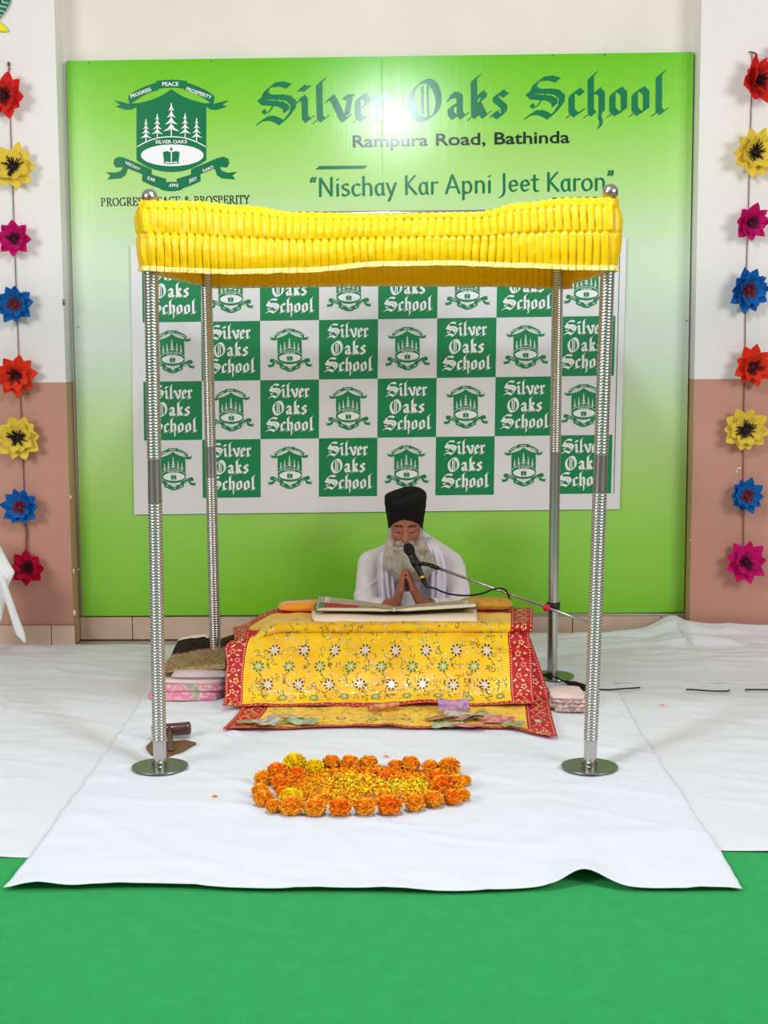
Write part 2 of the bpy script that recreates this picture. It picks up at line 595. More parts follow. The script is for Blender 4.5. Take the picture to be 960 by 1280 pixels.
ROMAN = {
    'P': (.68, stem(.17) + [[(.17, .97)] + arc(.30, .74, .24, .23, 90, -90) + [(.17, .51)]]),
    'R': (.74, stem(.17) + [[(.17, .97)] + arc(.30, .75, .23, .22, 90, -90) + [(.17, .53)], [(.32, .53), (.64, .02)], [(.58, .02), (.74, .02)]]),
    'O': (.84, [arc(.40, .5, .32, .47, 0, 360, 18)]),
    'G': (.84, [arc(.40, .5, .32, .47, 45, 330, 16), [(.68, .05), (.68, .40)], [(.58, .40), (.78, .40)], [(.63, .82), (.66, .98)]]),
    'E': (.68, stem(.17) + [[(.17, .97), (.54, .97), (.56, .80)], [(.17, .51), (.44, .51)], [(.43, .42), (.43, .6)], [(.17, .03), (.56, .03), (.60, .22)]]),
    'S': (.60, [arc(.28, .74, .19, .23, 35, 180, 8) + bez((.09, .74), (.14, .52), (.50, .52), (.48, .25)) + arc(.28, .25, .20, .22, 0, -150, 8), [(.45, .80), (.47, .98)], [(.07, .02), (.09, .22)]]),
    'I': (.38, stem(.19)),
    'T': (.66, [[(.31, 0), (.31, .97)], [(.20, .02), (.42, .02)], [(.04, .78), (.05, .97), (.57, .97), (.58, .78)]]),
    'Y': (.74, [[(.36, 0), (.36, .45)], [(.25, .02), (.47, .02)], [(.36, .45), (.10, .97)], [(.36, .45), (.62, .97)], [(.02, .98), (.20, .98)], [(.54, .98), (.72, .98)]]),
    'A': (.76, [[(.10, .0), (.36, .98)], [(.36, .98), (.64, .0)], [(.20, .34), (.53, .34)], [(.02, .02), (.18, .02)], [(.54, .02), (.74, .02)]]),
    'C': (.78, [arc(.40, .5, .32, .47, 45, 318, 16), [(.62, .82), (.65, .98)]]),
    'N': (.82, stem(.14) + stem(.68, 0, 1, False) + [[(.14, .97), (.68, .03)]]),
    'D': (.84, stem(.17) + [[(.17, .97)] + arc(.34, .5, .38, .47, 90, -90, 12) + [(.17, .03)]]),
    '&': (.86, [[(.80, .50), (.62, .06), (.46, .0)] , bez((.78, .0), (.50, .30), (.20, .70), (.24, .86)), arc(.36, .80, .13, .18, 170, -20, 7), bez((.48, .74), (.40, .50), (.06, .48), (.10, .22)), bez((.10, .22), (.14, -.06), (.46, -.04), (.60, .20))]),
    ' ': (.36, []),
}
XH = .64
HUMAN = {
    'N': (.82, [[(.12, 0), (.14, .98)], [(.14, .98), (.66, .02)], [(.66, .02), (.68, 1.0)]]),
    'i': (.30, [[(.15, 0), (.15, XH)], [(.14, .86), (.18, .90)]]),
    's': (.48, [arc(.24, .48, .15, .15, 40, 180, 6) + bez((.09, .48), (.12, .32), (.40, .36), (.38, .17)) + arc(.22, .17, .16, .16, 0, -150, 6)]),
    'c': (.50, [arc(.30, .31, .21, .31, 50, 310, 10)]),
    'h': (.62, [[(.13, 0), (.13, 1.02)], [(.13, .42)] + arc(.31, .42, .18, .21, 150, 0, 6) + [(.49, 0)]]),
    'a': (.58, [[(.44, XH), (.44, .12), (.50, .0)], [(.44, .56)] + arc(.27, .31, .17, .31, 60, 300, 10) + [(.44, .12)]]),
    'y': (.54, [[(.06, XH), (.26, .02)], [(.48, XH), (.28, .02), (.14, -.32)]]),
    'K': (.68, [[(.14, 0), (.14, 1.0)], [(.56, 1.0), (.16, .50)], [(.20, .54), (.62, .0)]]),
    'r': (.42, [[(.13, 0), (.13, XH)], [(.13, .40)] + arc(.30, .42, .17, .20, 160, 60, 5)]),
    'A': (.76, [[(.06, .0), (.36, 1.0)], [(.36, 1.0), (.70, .0)], [(.18, .34), (.56, .34)]]),
    'p': (.62, [[(.13, -.34), (.13, XH)], [(.13, .50)] + arc(.31, .31, .20, .31, 130, -130, 10)]),
    'n': (.62, [[(.13, 0), (.13, XH)], [(.13, .42)] + arc(.31, .42, .18, .21, 150, 0, 6) + [(.49, 0)]]),
    'J': (.40, [[(.24, 1.0), (.24, .02), (.16, -.18), (.02, -.26)]]),
    'e': (.56, [[(.10, .34), (.46, .36)] + arc(.29, .34, .18, .29, 5, 315, 12)]),
    't': (.40, [[(.18, .88), (.18, .12), (.26, .02), (.36, .04)], [(.04, XH), (.36, XH)]]),
    'o': (.62, [arc(.31, .31, .22, .31, 0, 360, 16)]),
    '“': (.40, [[(.16, 1.02), (.09, .86), (.10, .78)], [(.31, 1.02), (.24, .86), (.25, .78)]]),
    '”': (.40, [[(.12, 1.02), (.16, .94), (.10, .78)], [(.27, 1.02), (.31, .94), (.25, .78)]]),
    ' ': (.32, []),
}


def nib_text(txt, font, ang, w, t):
    x = 0; out = []
    for ch in txt:
        adv, st = font[ch]
        for pl in nib_polys(st, ang, w, t):
            out.append([(p[0] + x, p[1]) for p in pl])
        x += adv
    return out, x


def sans_text(txt, bold=0.012):
    cu = bpy.data.curves.new('tmp_text', 'FONT')
    cu.body = txt; cu.size = 1; cu.offset = bold; cu.resolution_u = 4
    o = bpy.data.objects.new('tmp_text', cu)
    COL.objects.link(o)
    bpy.context.view_layer.update()
    me = bpy.data.meshes.new_from_object(o.evaluated_get(bpy.context.evaluated_depsgraph_get()))
    vs = [(v.co.x, v.co.y) for v in me.vertices]
    polys = [[vs[i] for i in p.vertices] for p in me.polygons]
    bpy.data.objects.remove(o); bpy.data.curves.remove(cu); bpy.data.meshes.remove(me)
    xs = [a for a, _ in vs]
    x0, x1 = min(xs), max(xs)
    return [[((a - x0) / 0.73, b_ / 0.73) for a, b_ in p] for p in polys], (x1 - x0) / 0.73


def put_text(mb, polys, width, A, B, height, off, mi=0):
    """A, B: world start / end of the base line; height: cap (or x) height in metres"""
    d = (B - A); L = d.length; ux = d / L; uy = Vector((-ux.z, 0, ux.x))
    sx = L / width
    for k, pl in enumerate(polys):
        o = off + k * 0.000012
        mb.poly2(pl, lambda a, b_: A + ux * (a * sx) + uy * (b_ * height) + Vector((0, -o, 0)), mi)


# ------------------------------------------------------------------ the crest
def crest_mesh(mb, fn, words=True):
    """local coordinates of the crest drawing, y down, about x = 450; fn(a, b, layer) gives the place; materials 0 green 1 white"""
    cnt = [0]
    def G_(pts, layer=0, mi=0):
        cnt[0] += 1
        lay = layer + cnt[0] * .002
        mb.poly2(pts, lambda a, b_: fn(a, b_, lay), mi)
    def mir(pts):
        return [(905 - a, b_) for a, b_ in pts][::-1]
    def both(pts, layer=0, mi=0):
        G_(pts, layer, mi); G_(mir(pts), layer, mi)
    def strip(path, w, layer, mi):
        for p, q in zip(path, path[1:]):
            dx, dy = q[0] - p[0], q[1] - p[1]; L = sqrt(dx * dx + dy * dy) or 1
            nx, ny = -dy / L * w / 2, dx / L * w / 2
            G_([(p[0] + nx, p[1] + ny), (q[0] + nx, q[1] + ny), (q[0] - nx, q[1] - ny), (p[0] - nx, p[1] - ny)], layer, mi)
    def band(top, bot, layer=0, mi=0):
        n = len(top)
        for i in range(n - 1):
            G_([top[i], top[i + 1], bot[i + 1], bot[i]], layer, mi)
    roof_l = bez((243, 237), (330, 222), (400, 195), (452, 150), n=8)
    low = [(250, 582)] + bez((250, 582), (330, 640), (400, 648), (452, 648), n=8)[1:]
    # the shield, as vertical bands from roof line to lower arc
    N = 24
    top = [(lerp(243, 662, i / N), pw(roof_l, lerp(243, 662, i / N) if i <= N // 2 else 905 - lerp(243, 662, i / N))) for i in range(N + 1)]
    bot = [(lerp(243, 662, i / N), pw([(243, 578)] + low, lerp(243, 662, i / N) if i <= N // 2 else 905 - lerp(243, 662, i / N))) for i in range(N + 1)]
    band(top, bot)
    # white parting line and ellipse
    strip(bez((247, 497), (340, 440), (400, 437), (452, 437), n=8), 6, 1, 1)
    strip([(905 - a, b_) for a, b_ in bez((247, 497), (340, 440), (400, 437), (452, 437), n=8)], 6, 1, 1)
    G_([(458 + 188 * cos(2 * pi * i / 40), 548 + 65 * sin(2 * pi * i / 40)) for i in range(40)], 1, 1)
    # five firs
    for (x, y0, y1, w) in ((300, 332, 468, 34), (368, 300, 445, 36), (452, 234, 438, 50), (535, 296, 443, 36), (604, 326, 466, 34)):
        h = y1 - y0
        strip([(x, y0), (x, y1)], 6, 1, 1)
        for k, (a, ww) in enumerate(((.0, .35), (.2, .55), (.40, .78), (.60, 1.0))):
            t_ = y0 + h * a; W_ = w * ww; d_ = h * .20
            G_([(x, t_), (x + W_ * .45, t_ + d_ * .75), (x + W_, t_ + d_ * 1.15), (x + W_ * .45, t_ + d_ * 1.05), (x, t_ + d_ * .85), (x - W_ * .45, t_ + d_ * 1.05), (x - W_, t_ + d_ * 1.15), (x - W_ * .45, t_ + d_ * .75)], 1.2, 1)
    # open book with a flame
    both([(402, 530), (425, 522), (449, 530), (449, 592), (425, 585), (410, 592)], 2)
    strip([(404, 594), (452, 600), (501, 594)], 5, 2, 0)
    G_([(452, 497), (460, 510), (455, 524), (449, 524), (445, 510)], 2)
    # upper ribbon
    band(bez((358, 103), (410, 92), (495, 92), (547, 103), n=8), bez((372, 150), (420, 140), (485, 140), (533, 150), n=8))
    both([(195, 190), (240, 160), (300, 132), (358, 112), (376, 156), (320, 172), (270, 198), (228, 226), (208, 238), (195, 220)])
    both([(198, 200), (212, 236), (243, 234), (243, 258), (215, 274), (180, 276), (118, 256), (146, 246), (108, 218), (155, 228), (200, 240)])
    # lower ribbon
    both([(104, 596), (112, 568), (140, 556), (175, 564), (335, 632), (335, 672), (290, 684), (275, 660), (168, 618), (120, 622)])
    both([(192, 628), (178, 668), (150, 686), (68, 694), (86, 668), (56, 648), (120, 652), (150, 640), (165, 615)])
    both([(278, 668), (338, 664), (422, 690), (418, 738), (388, 748), (330, 728), (276, 702)])
    band(bez((386, 716), (420, 704), (485, 704), (519, 716), n=6), bez((386, 752), (420, 768), (485, 768), (519, 752), n=6))
    if words:
        def word(w, A, B, h, bold=0.02):
            polys, wd_ = sans_text(w, bold)
            dx, dy = B[0] - A[0], B[1] - A[1]; L = sqrt(dx * dx + dy * dy); ux, uy = dx / L, dy / L
            s = L / wd_
            for pl in polys:
                G_([(A[0] + ux * a * s + uy * c * h, A[1] + uy * a * s - ux * c * h) for a, c in pl], 2, 1)
        word('PEACE', (398, 132), (496, 132), 24)
        word('PROGRESS', (212, 206), (334, 160), 22)
        word('PROSPERITY', (540, 158), (690, 212), 22)
        word('SILVER OAKS', (358, 478), (547, 476), 21)
        word('NISCHAY', (176, 598), (262, 640), 17)
        word('KAR', (308, 692), (354, 708), 20)
        word('APNI', (438, 738), (494, 738), 20)
        word('JEET', (560, 712), (610, 696), 20)
        word('KARO', (646, 650), (708, 624), 18)


# ------------------------------------------------------------------ the green banner
def Bw(px, py):
    return P(px, py, BAN)


bTL, bTR, bBR, bBL = Bw(83, 76), Bw(867, 65), Bw(855, 765), Bw(103, 770)
bx0, bx1 = (bTL.x + bBL.x) / 2, (bTR.x + bBR.x) / 2
bz0 = (bBL.z + bBR.z) / 2
banner = thing('school_banner', 'huge green vinyl banner with school name and crest on the back wall', 'banner', (0, BAN, bz0), kind='thing')
b = MB()
NX, NZ = 24, 20


def bpt(u, v):
    lo = bBL.lerp(bBR, u); hi = bTL.lerp(bTR, u)
    p = lo.lerp(hi, v)
    return p


b.grid(bpt, NX, NZ)
fr = [bBL, bBR, bTR, bTL]
bk = [Vector((p.x, WALL - 0.002, p.z)) for p in fr]
b.add(fr + bk, [(0, 4, 5, 1), (1, 5, 6, 2), (2, 6, 7, 3), (3, 7, 4, 0)])
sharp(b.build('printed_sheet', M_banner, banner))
# crest: 4.8 x zoom of the photo from (120, 80)
b = MB()
crest_mesh(b, lambda a, c, l: Bw(120 + a / 4.8, 80 + c / 4.8) + Vector((0, -0.0012 - 0.0008 * l, 0)))
b.build('crest', [M_green_ink, M_white_ink], banner, smooth_shade=False)
def word_parts(name, txt, font, ang, w, t, A, B, height, m):
    """each printed word is a part of its own, set along one base line"""
    total = nib_text(txt, font, ang, w, t)[1] - .05
    x = 0
    for wd_ in txt.split(' '):
        pl, adv = nib_text(wd_, font, ang, w, t)
        b = MB()
        put_text(b, [[(a + x, c) for a, c in p] for p in pl], total, A, B, height, 0.0012)
        b.build(name, m, banner, smooth_shade=False)
        x += adv + font[' '][0]


word_parts('title_word', 'Silver Oaks School', GOTHIC, 40, .25, .03, Bw(322, 154.5), Bw(832, 143.5), (Bw(322, 120.5) - Bw(322, 154.5)).length, M_green_ink)
for wd_, xa_, xb_ in (('Rampura', 441, 535), ('Road,', 545, 607), ('Bathinda', 618, 712)):
    b = MB()
    pl, w_ = sans_text(wd_, 0.016)
    put_text(b, pl, w_, Bw(xa_, 184 - (xa_ - 441) * .0203), Bw(xb_, 184 - (xb_ - 441) * .0203), (Bw(500, 166.5) - Bw(500, 182)).length, 0.0012)
    b.build('address_word', M_dark_ink, banner, smooth_shade=False)
word_parts('motto_word', '“Nischay Kar Apni Jeet Karon”', HUMAN, 25, .12, .055, Bw(387, 246), Bw(767, 237.5), (Bw(500, 219.5) - Bw(500, 243)).length, M_green_ink)
for q in ([(394, 212), (399, 207.5), (460, 207), (455, 211)], [(686, 251), (691, 247), (750, 246), (745, 250.5)]):
    b = MB()
    b.add([Bw(x, y) + Vector((0, -0.0012, 0)) for x, y in q], [(0, 1, 2, 3)])
    b.build('motto_bar', M_green_ink, banner, smooth_shade=False)
word_parts('caption_word', 'PROGRESS PEACE & PROSPERITY', ROMAN, 8, .13, .05, Bw(126, 258), Bw(312, 254.5), (Bw(200, 246.5) - Bw(200, 257)).length, M_dark_ink)
b = MB()
sx_ = Bw(477.5, 72).x; kx = (sx_ - bTL.x) / (bTR.x - bTL.x)
b.grid(lambda u, v: bpt(kx + (u - .5) * .0036, .004 + .992 * v) + Vector((0, -.0004 + .0003 * (2 * u - 1) ** 2, 0)), 4, 12)
b.build('seam', M_banner, banner)
for (x, y) in ((112, 77.5), (264, 75.5), (691, 68.5), (756, 67.5), (98, 408), (858, 400)):
    c = Bw(x, y + 1); b = MB()
    b.lathe([(0.004, 0), (0.004, 0.003)], c, 8, rot=Matrix.Rotation(pi / 2, 3, 'X'))
    b.build('nail_head', M_steel_plate, banner)

# ------------------------------------------------------------------ the check backdrop
BD = BAN - 0.016


def Dw(px, py):
    return P(px, py, BD)


cols = [177.5, 251.6, 325.2, 399.0, 472.7, 546.3, 620.3, 694.6, 768.5]
gx0, gx1 = Dw(177.5, 400).x, Dw(768.5, 400).x
cell = (gx1 - gx0) / 8
gz1 = Dw(472, 399).z            # the line under the top row
cellz = (Dw(472, 399).z - Dw(475, 620).z) / 3
gtop = gz1 + cellz
tilt = (Dw(620, 395.8).z - Dw(325, 400).z) / (Dw(620, 398).x - Dw(325, 400).x)


def bd(x, z, off=0.0):
    cx = (gx0 + gx1) / 2
    return Vector((x + 0.012 * (z - 1.4), BD - off, z + tilt * (x - cx)))


backdrop = thing('logo_backdrop', 'white vinyl backdrop with green check of school names and crests', 'backdrop', (0, BD, gtop - 4.4 * cellz), kind='thing')
b = MB()
ex0, ex1 = gx0 - 0.055, gx1 + 0.045
ez0, ez1 = gtop - 4 * cellz - 0.080, gtop + 0.085
b.grid(lambda u, v: bd(lerp(ex0, ex1, u), lerp(ez0, ez1, v)), 32, 18)
b.grid(lambda u, v: bd(lerp(ex0, ex1, u), lerp(ez0, ez1, v), -0.0035), 32, 18)
q = [(ex0, ez0), (ex1, ez0), (ex1, ez1), (ex0, ez1)]
b.add([bd(x, z) for x, z in q] + [bd(x, z, -0.0035) for x, z in q], [(0, 4, 5, 1), (1, 5, 6, 2), (2, 6, 7, 3), (3, 7, 4, 0)])
for r in range(4):
    for c in range(8):
        if (r + c) % 2 == 0:
            x0, z0 = gx0 + c * cell, gtop - (r + 1) * cellz
            b.poly2([(x0, z0), (x0 + cell, z0), (x0 + cell, z0 + cellz), (x0, z0 + cellz)], lambda a, z: bd(a, z, 0.0008), 1)
# the thin green line down the right margin
b.poly2([(gx1 + .012, gtop - 4 * cellz), (gx1 + .016, gtop - 4 * cellz), (gx1 + .016, gtop), (gx1 + .012, gtop)], lambda a, z: bd(a, z, 0.0008), 1)
sharp(b.build('vinyl_sheet', [M_vinyl, M_check_ink], backdrop))
lines = [nib_text(t, GOTHIC, 40, .26, .045) for t in ('Silver', 'Oaks', 'School')]
letter_mesh = crest_me = None
for r in range(4):
    for c in range(8):
        o3 = bd(gx0 + (c + .5) * cell, gtop - (r + .5) * cellz)
        root_off = Vector((0, BD, gtop - 4.4 * cellz))
        if (r + c) % 2 == 0:
            if letter_mesh is None:
                b = MB()
                for (pl, w_), wid, base in zip(lines, (.70, .60, .82), (.20, -.09, -.37)):
                    A = Vector((-wid / 2 * cell, 0, base * cell)); B = Vector((wid / 2 * cell, 0, base * cell))
                    put_text(b, pl, w_, A, B, .158 * cell, 0.0016)
                o = b.build('lettering', M_white_ink, smooth_shade=False); letter_mesh = o.data
            else:
                o = bpy.data.objects.new('lettering', letter_mesh); COL.objects.link(o)
        else:
            if crest_me is None:
                b = MB()
                k = cell * .81 / 820
                crest_mesh(b, lambda a, cc, l: Vector(((a - 452) * k, -0.0016 - 0.0008 * l, (430 - cc) * k * 1.10)))
                o = b.build('crest', [M_check_ink, M_white_ink], smooth_shade=False); crest_me = o.data
            else:
                o = bpy.data.objects.new('crest', crest_me); COL.objects.link(o)
        o.parent = backdrop; o.location = o3 - root_off; o.rotation_euler = (0, -tilt, 0)

# ------------------------------------------------------------------ carpet and white sheets
b = MB(); b.box((-0.1, 4.1, -0.004), (7.4, 5.5, 0.008)); tag(b.build('green_carpet', M_carpet, origin=(-0.1, 4.1, -0.008), smooth_shade=False), 'bright green felt carpet showing in front of the white sheets', 'carpet', kind='thing')


def mattress(x, y):
    """the thin padding below the sheet under the cloth-covered stand"""
    xa = P(300, 900, 5.6).x; xb = P(672, 900, 5.6).x
    return 0.012 * smooth((x - xa + .12) / .16) * smooth((xb + .12 - x) / .16) * smooth((y - 5.05) / .2)


def wrinkle(x, y, s, amp=1.0):
    h = 0.0
    h += 0.0040 * max(0, nz(x * 1.1 + s, y * 4.0 - x * .8, s)) ** 1.0
    h += 0.0026 * abs(nz(x * 3.0 - y * 2.2, y * 7.0 + x * 1.4, s + 5))
    h += 0.0016 * nz(x * 6, y * 15, s + 9)
    h += 0.0030 * max(0, 1 - abs(nz(x * 2.0 + y * 2.4, y * 1.0 - x * .8, s + 3)) * 9)
    h += 0.0022 * (1 - abs(nz(x * 3.3 + y * 5.1, y * 2.6 - x * 2.2, s + 12))) ** 6 + 0.0016 * (1 - abs(nz(x * 1.3, y * 12 + x * 2, s + 15))) ** 5
    return h * amp * 1.5


def edge_curve(pts):
    w = [G(a, c) for a, c in pts]
    return sorted((p.y, p.x) for p in w)


SHEET_L = edge_curve([(-16, 1137), (24, 1093), (75, 1024), (130, 947), (184, 866), (206, 836)])
SHEET_R = edge_curve([(941, 1139), (908, 1080), (862, 1010), (816, 942), (800, 916), (775, 870), (758, 842)])


def sheet_center(u, v):
    Y = lerp(3.655, 6.42, v)
    x = lerp(pw(SHEET_L, Y), pw(SHEET_R, Y), u)
    k = (1 - v) ** 6
    fx = (u - .79)
    Y += k * (0.012 * sin(u * 9) - 0.006 * sin(u * 23) + 0.05 * exp(-(fx / .035) ** 2))
    if u > .985: Y += 0
    mt_ = mattress(x, Y)
    z = 0.0125 + mt_ + wrinkle(x, Y, 1.3) * (1 - .7 * mt_ / .012)
    edge = min(u, 1 - u) * 2.5
    z += -0.006 * (1 - smooth(edge / .08)) + k * (0.030 * exp(-(fx / .035) ** 2) + 0.010 * exp(-((u - .05) / .03) ** 2))
    z += 0.012 * max(0, 1 - abs((x - P(270, 925, 5.3).x) + .8 * (Y - 5.3)) / .025) * smooth((Y - 4.9) / .3) * (1 if Y < 5.45 else 0) * .6
    return (x, Y, z)


b = MB(); b.grid(sheet_center, 170, 170)
tag(b.build('floor_sheet', M_sheet, origin=(-.15, 5, .01), solid=0.002), 'long white sheet in the middle, under the marigold ring', 'sheet', 'white cotton floor sheets')


def sheet_left(u, v):
    Y = lerp(3.90, 6.895, v)
    x = lerp(-2.75, pw(SHEET_L, max(3.9, min(6.2, Y))) + .22 + .15 * v, u)
    z = 0.004 + wrinkle(x, Y, 7.7, 1.5) * smooth((1 - u) / .22 - .45)
    z += 0.001 * nz(x * 3, Y * 3)
    return (x, Y + (1 - v) ** 8 * .01 * sin(u * 17), max(0.003, z))


b = MB(); b.grid(sheet_left, 110, 160)
tag(b.build('floor_sheet', M_sheet_warm, origin=(-1.7, 5, .0), solid=0.002), 'white sheet on the left, running back to the tiled skirting', 'sheet', 'white cotton floor sheets')


def sheet_right(u, v):
    Y = lerp(3.97, 6.25, v)
    x = lerp(pw(SHEET_R, max(3.7, min(6.3, Y))) - .24, 2.6, u)
    z = 0.004 + wrinkle(x, Y, 3.1, 1.4) * smooth(u / .2 - .45)
    return (x, Y + (1 - v) ** 8 * .01 * sin(u * 19), max(.003, z))


b = MB(); b.grid(sheet_right, 110, 130)
tag(b.build('floor_sheet', M_sheet_warm, origin=(1.6, 5, .0), solid=0.002), 'white sheet on the right, ending at the green carpet by the right pole', 'sheet', 'white cotton floor sheets')


pole_x = G(690, 851).x


def sheet_back(u, v):
    x = lerp(P(322, 800, 6.5).x, 2.9, u)
    ramp = pws([(0.0, .0), (.62, .02), (.84, .055), (1, .11)], v)
    top = pws([(P(640, 800, 6.9).x, .004), (P(660, 800, 6.9).x, .02), (P(750, 790, 6.9).x, .035), (P(800, 782, 6.9).x, .055), (P(845, 778, 6.9).x, .115), (P(890, 783, 6.9).x, .10), (2.2, .075)], x)
    lim = 6.855 if x > xr_edge - .04 else 6.97
    Y = lerp(6.055 + .015 * sin(x * 7), lim, v)
    plate = exp(-(((x - pole_x) / .13) ** 2 + ((Y - 6.16) / .12) ** 2))
    z = 0.010 + top * (ramp / .11) * (1 - plate) + wrinkle(x * .7, Y * 1.6, 5.2, 2.6 * smooth(v * 3 - .55)) * (.15 + .85 * smooth((x - P(640, 800, 6.5).x) / .15)) + .012 * smooth(v * 3) * smooth((x - P(640, 800, 6.5).x) / .15) * max(0, nz(x * 1.6, Y * 9, 4))
    return (x, Y, z)


b = MB(); b.grid(sheet_back, 170, 80)
tag(b.build('floor_sheet', M_sheet_warm, origin=(1.6, 6.4, .0), solid=0.002), 'crumpled white sheet along the back wall, pushed up the skirting at the right', 'sheet', 'white cotton floor sheets')

# ------------------------------------------------------------------ canopy frame: four ringed steel poles
YF = G(468, 966).y
YB = G(689, 851).y
BL_x = P(271, 808, YB).x
pole_spec = [
    ('front left', G(200, 966), P(187, 246, YF), (0.95, 1.10), 0.115),
    ('front right', G(737, 966), P(763, 240, YF), (0.98, 1.11), 0.115),
    ('back left', Vector((BL_x - .006, YB, 0)), None, (0.92, 1.05), 0.04),
    ('back right', G(690, 851), None, (0.0, 1.02), 0.04),
]
frame = thing('canopy_stand', 'four ringed steel poles on round plates holding up the yellow canopy', 'canopy frame', (-.14, (YF + YB) / 2, 0))
ZT = (pole_spec[0][2].z + pole_spec[1][2].z) / 2 + 0.0
pole_line = []
for nm, base, top, plain, zring in pole_spec:
    if top is None:
        q = P(258, 345, YB) if 'left' in nm else P(697, 355, YB)
        k = (ZT - base.z) / (q.z - base.z)
        top = Vector((base.x + (q.x - base.x) * k, YB, ZT))
    pole_line.append((base, top))
    ax = (top - base)
    L = ax.length
    rot = Vector((0, 0, 1)).rotation_difference(ax.normalized()).to_matrix()
    R0 = 0.0245
    gz = 0.020
    prof = [(R0 * .9, gz), (R0 * .93, zring)]
    z = zring
    while z < L - .05:
        if plain[0] < z < plain[1]:
            z = plain[1]
            continue
        prof += [(R0 * .945, z), (R0 * .985, z + .0014), (R0, z + .005), (R0 * .985, z + .0088)]
        z += 0.0105
    prof += [(R0 * .9, L - .05), (R0 * .9, L - .03)]
    b = MB(); b.lathe(prof, base, 20, rot=rot)
    pole = sharp(b.build('pole', M_chrome, frame, origin=base), 30)
    b = MB(); b.lathe([(0.012, gz + .001), (0.0975, gz + .001), (0.0985, gz + .003), (0.0975, gz + .006), (0.03, gz + .008), (0.0275, gz + .011), (0.0275, gz + .022), (.024, gz + .026)], base, 40)
    sharp(b.build('base_plate', M_steel_plate, pole))
    b = MB(); b.ell(top, (0.0275, 0.0275, 0.027)); b.lathe([(.012, -.05), (.018, -.032), (.013, -.022)], top, 16)
    b.build('finial', M_chrome, pole)
cz = 1.915
pl_at = lambda i, z: pole_line[i][0].lerp(pole_line[i][1], z / ZT)
for i, j in ((0, 1), (1, 3), (3, 2), (2, 0)):
    b = MB(); b.tube([pl_at(i, cz), pl_at(j, cz)], 0.011, 12); b.build('top_rail', M_chrome, frame)

# ------------------------------------------------------------------ yellow satin canopy cloth
FT = [(165, 252), (180, 250), (247, 251), (310, 257), (372, 265), (480, 267), (591, 265), (652, 253), (705, 247), (775, 247), (785, 250)]
FB = [(160, 332), (174, 333), (230, 336), (288, 338), (380, 336), (480, 328), (560, 327), (652, 330), (720, 333), (790, 333)]
oY = YF - .045; oB = YB + .05
cxl, cxr = P(172, 300, oY).x, P(775, 300, oY).x
canopy = thing('canopy_cloth', 'yellow pleated satin canopy with pale fringe stretched over four poles', 'canopy', (-.14, (YF + YB) / 2, 1.9))
RC = 0.05
segs = []
corners = [(cxl, oY), (cxr, oY), (cxr, oB), (cxl, oB)]
peri = []


def add_line(a, c, n):
    for i in range(n):
        peri.append((lerp(a[0], c[0], i / n), lerp(a[1], c[1], i / n)))


STEP = 0.0033
for i in range(4):
    a = Vector((*corners[i], 0)); c = Vector((*corners[(i + 1) % 4], 0)); d = (c - a).normalized()
    p, q_ = a + d * RC, c - d * RC
    add_line((p.x, p.y), (q_.x, q_.y), int((q_ - p).length / STEP))
    nxt = Vector((*corners[(i + 2) % 4], 0)); d2 = (nxt - c).normalized()
    o_ = c - d * RC + d2 * RC
    for k in range(14):
        an = lerp(0, pi / 2, k / 14)
        w = o_ - d2 * RC * cos(an) + d * RC * sin(an)
        peri.append((w.x, w.y))
NP = len(peri)


def zt(x, y, i):
    if y < oY + RC * 1.01:
        px = 480 + (x - P(480, 300, oY).x) * FPX / oY
        return P(px, pws(FT, px), oY).z
    side = (y - oY) / (oB - oY)
    back = 1.955 - .055 * smooth(min(x - cxl, cxr - x) / .35)
    if y > oB - RC * 1.01:
        return back
    e = P(178 if x < -.1 else 772, 249, oY).z
    return lerp(e, 1.955, side) - .03 * sin(pi * side)


def zb(x, y, i):
    if y < oY + RC * 1.01:
        px = 480 + (x - P(480, 300, oY).x) * FPX / oY
        return P(px, pws(FB, px), oY).z
    side = (y - oY) / (oB - oY)
    pxb = 480 + (x - P(480, 350, oB).x) * FPX / oB
    back = P(pxb, pws([(190, 347), (250, 357), (330, 356), (480, 354), (620, 355), (700, 358), (735, 354), (760, 350)], pxb), oB).z
    if y > oB - RC * 1.01:
        return back
    f = P(174 if x < -.1 else 782, 333, oY).z
    return lerp(f, P(250, 354, oB).z, side)


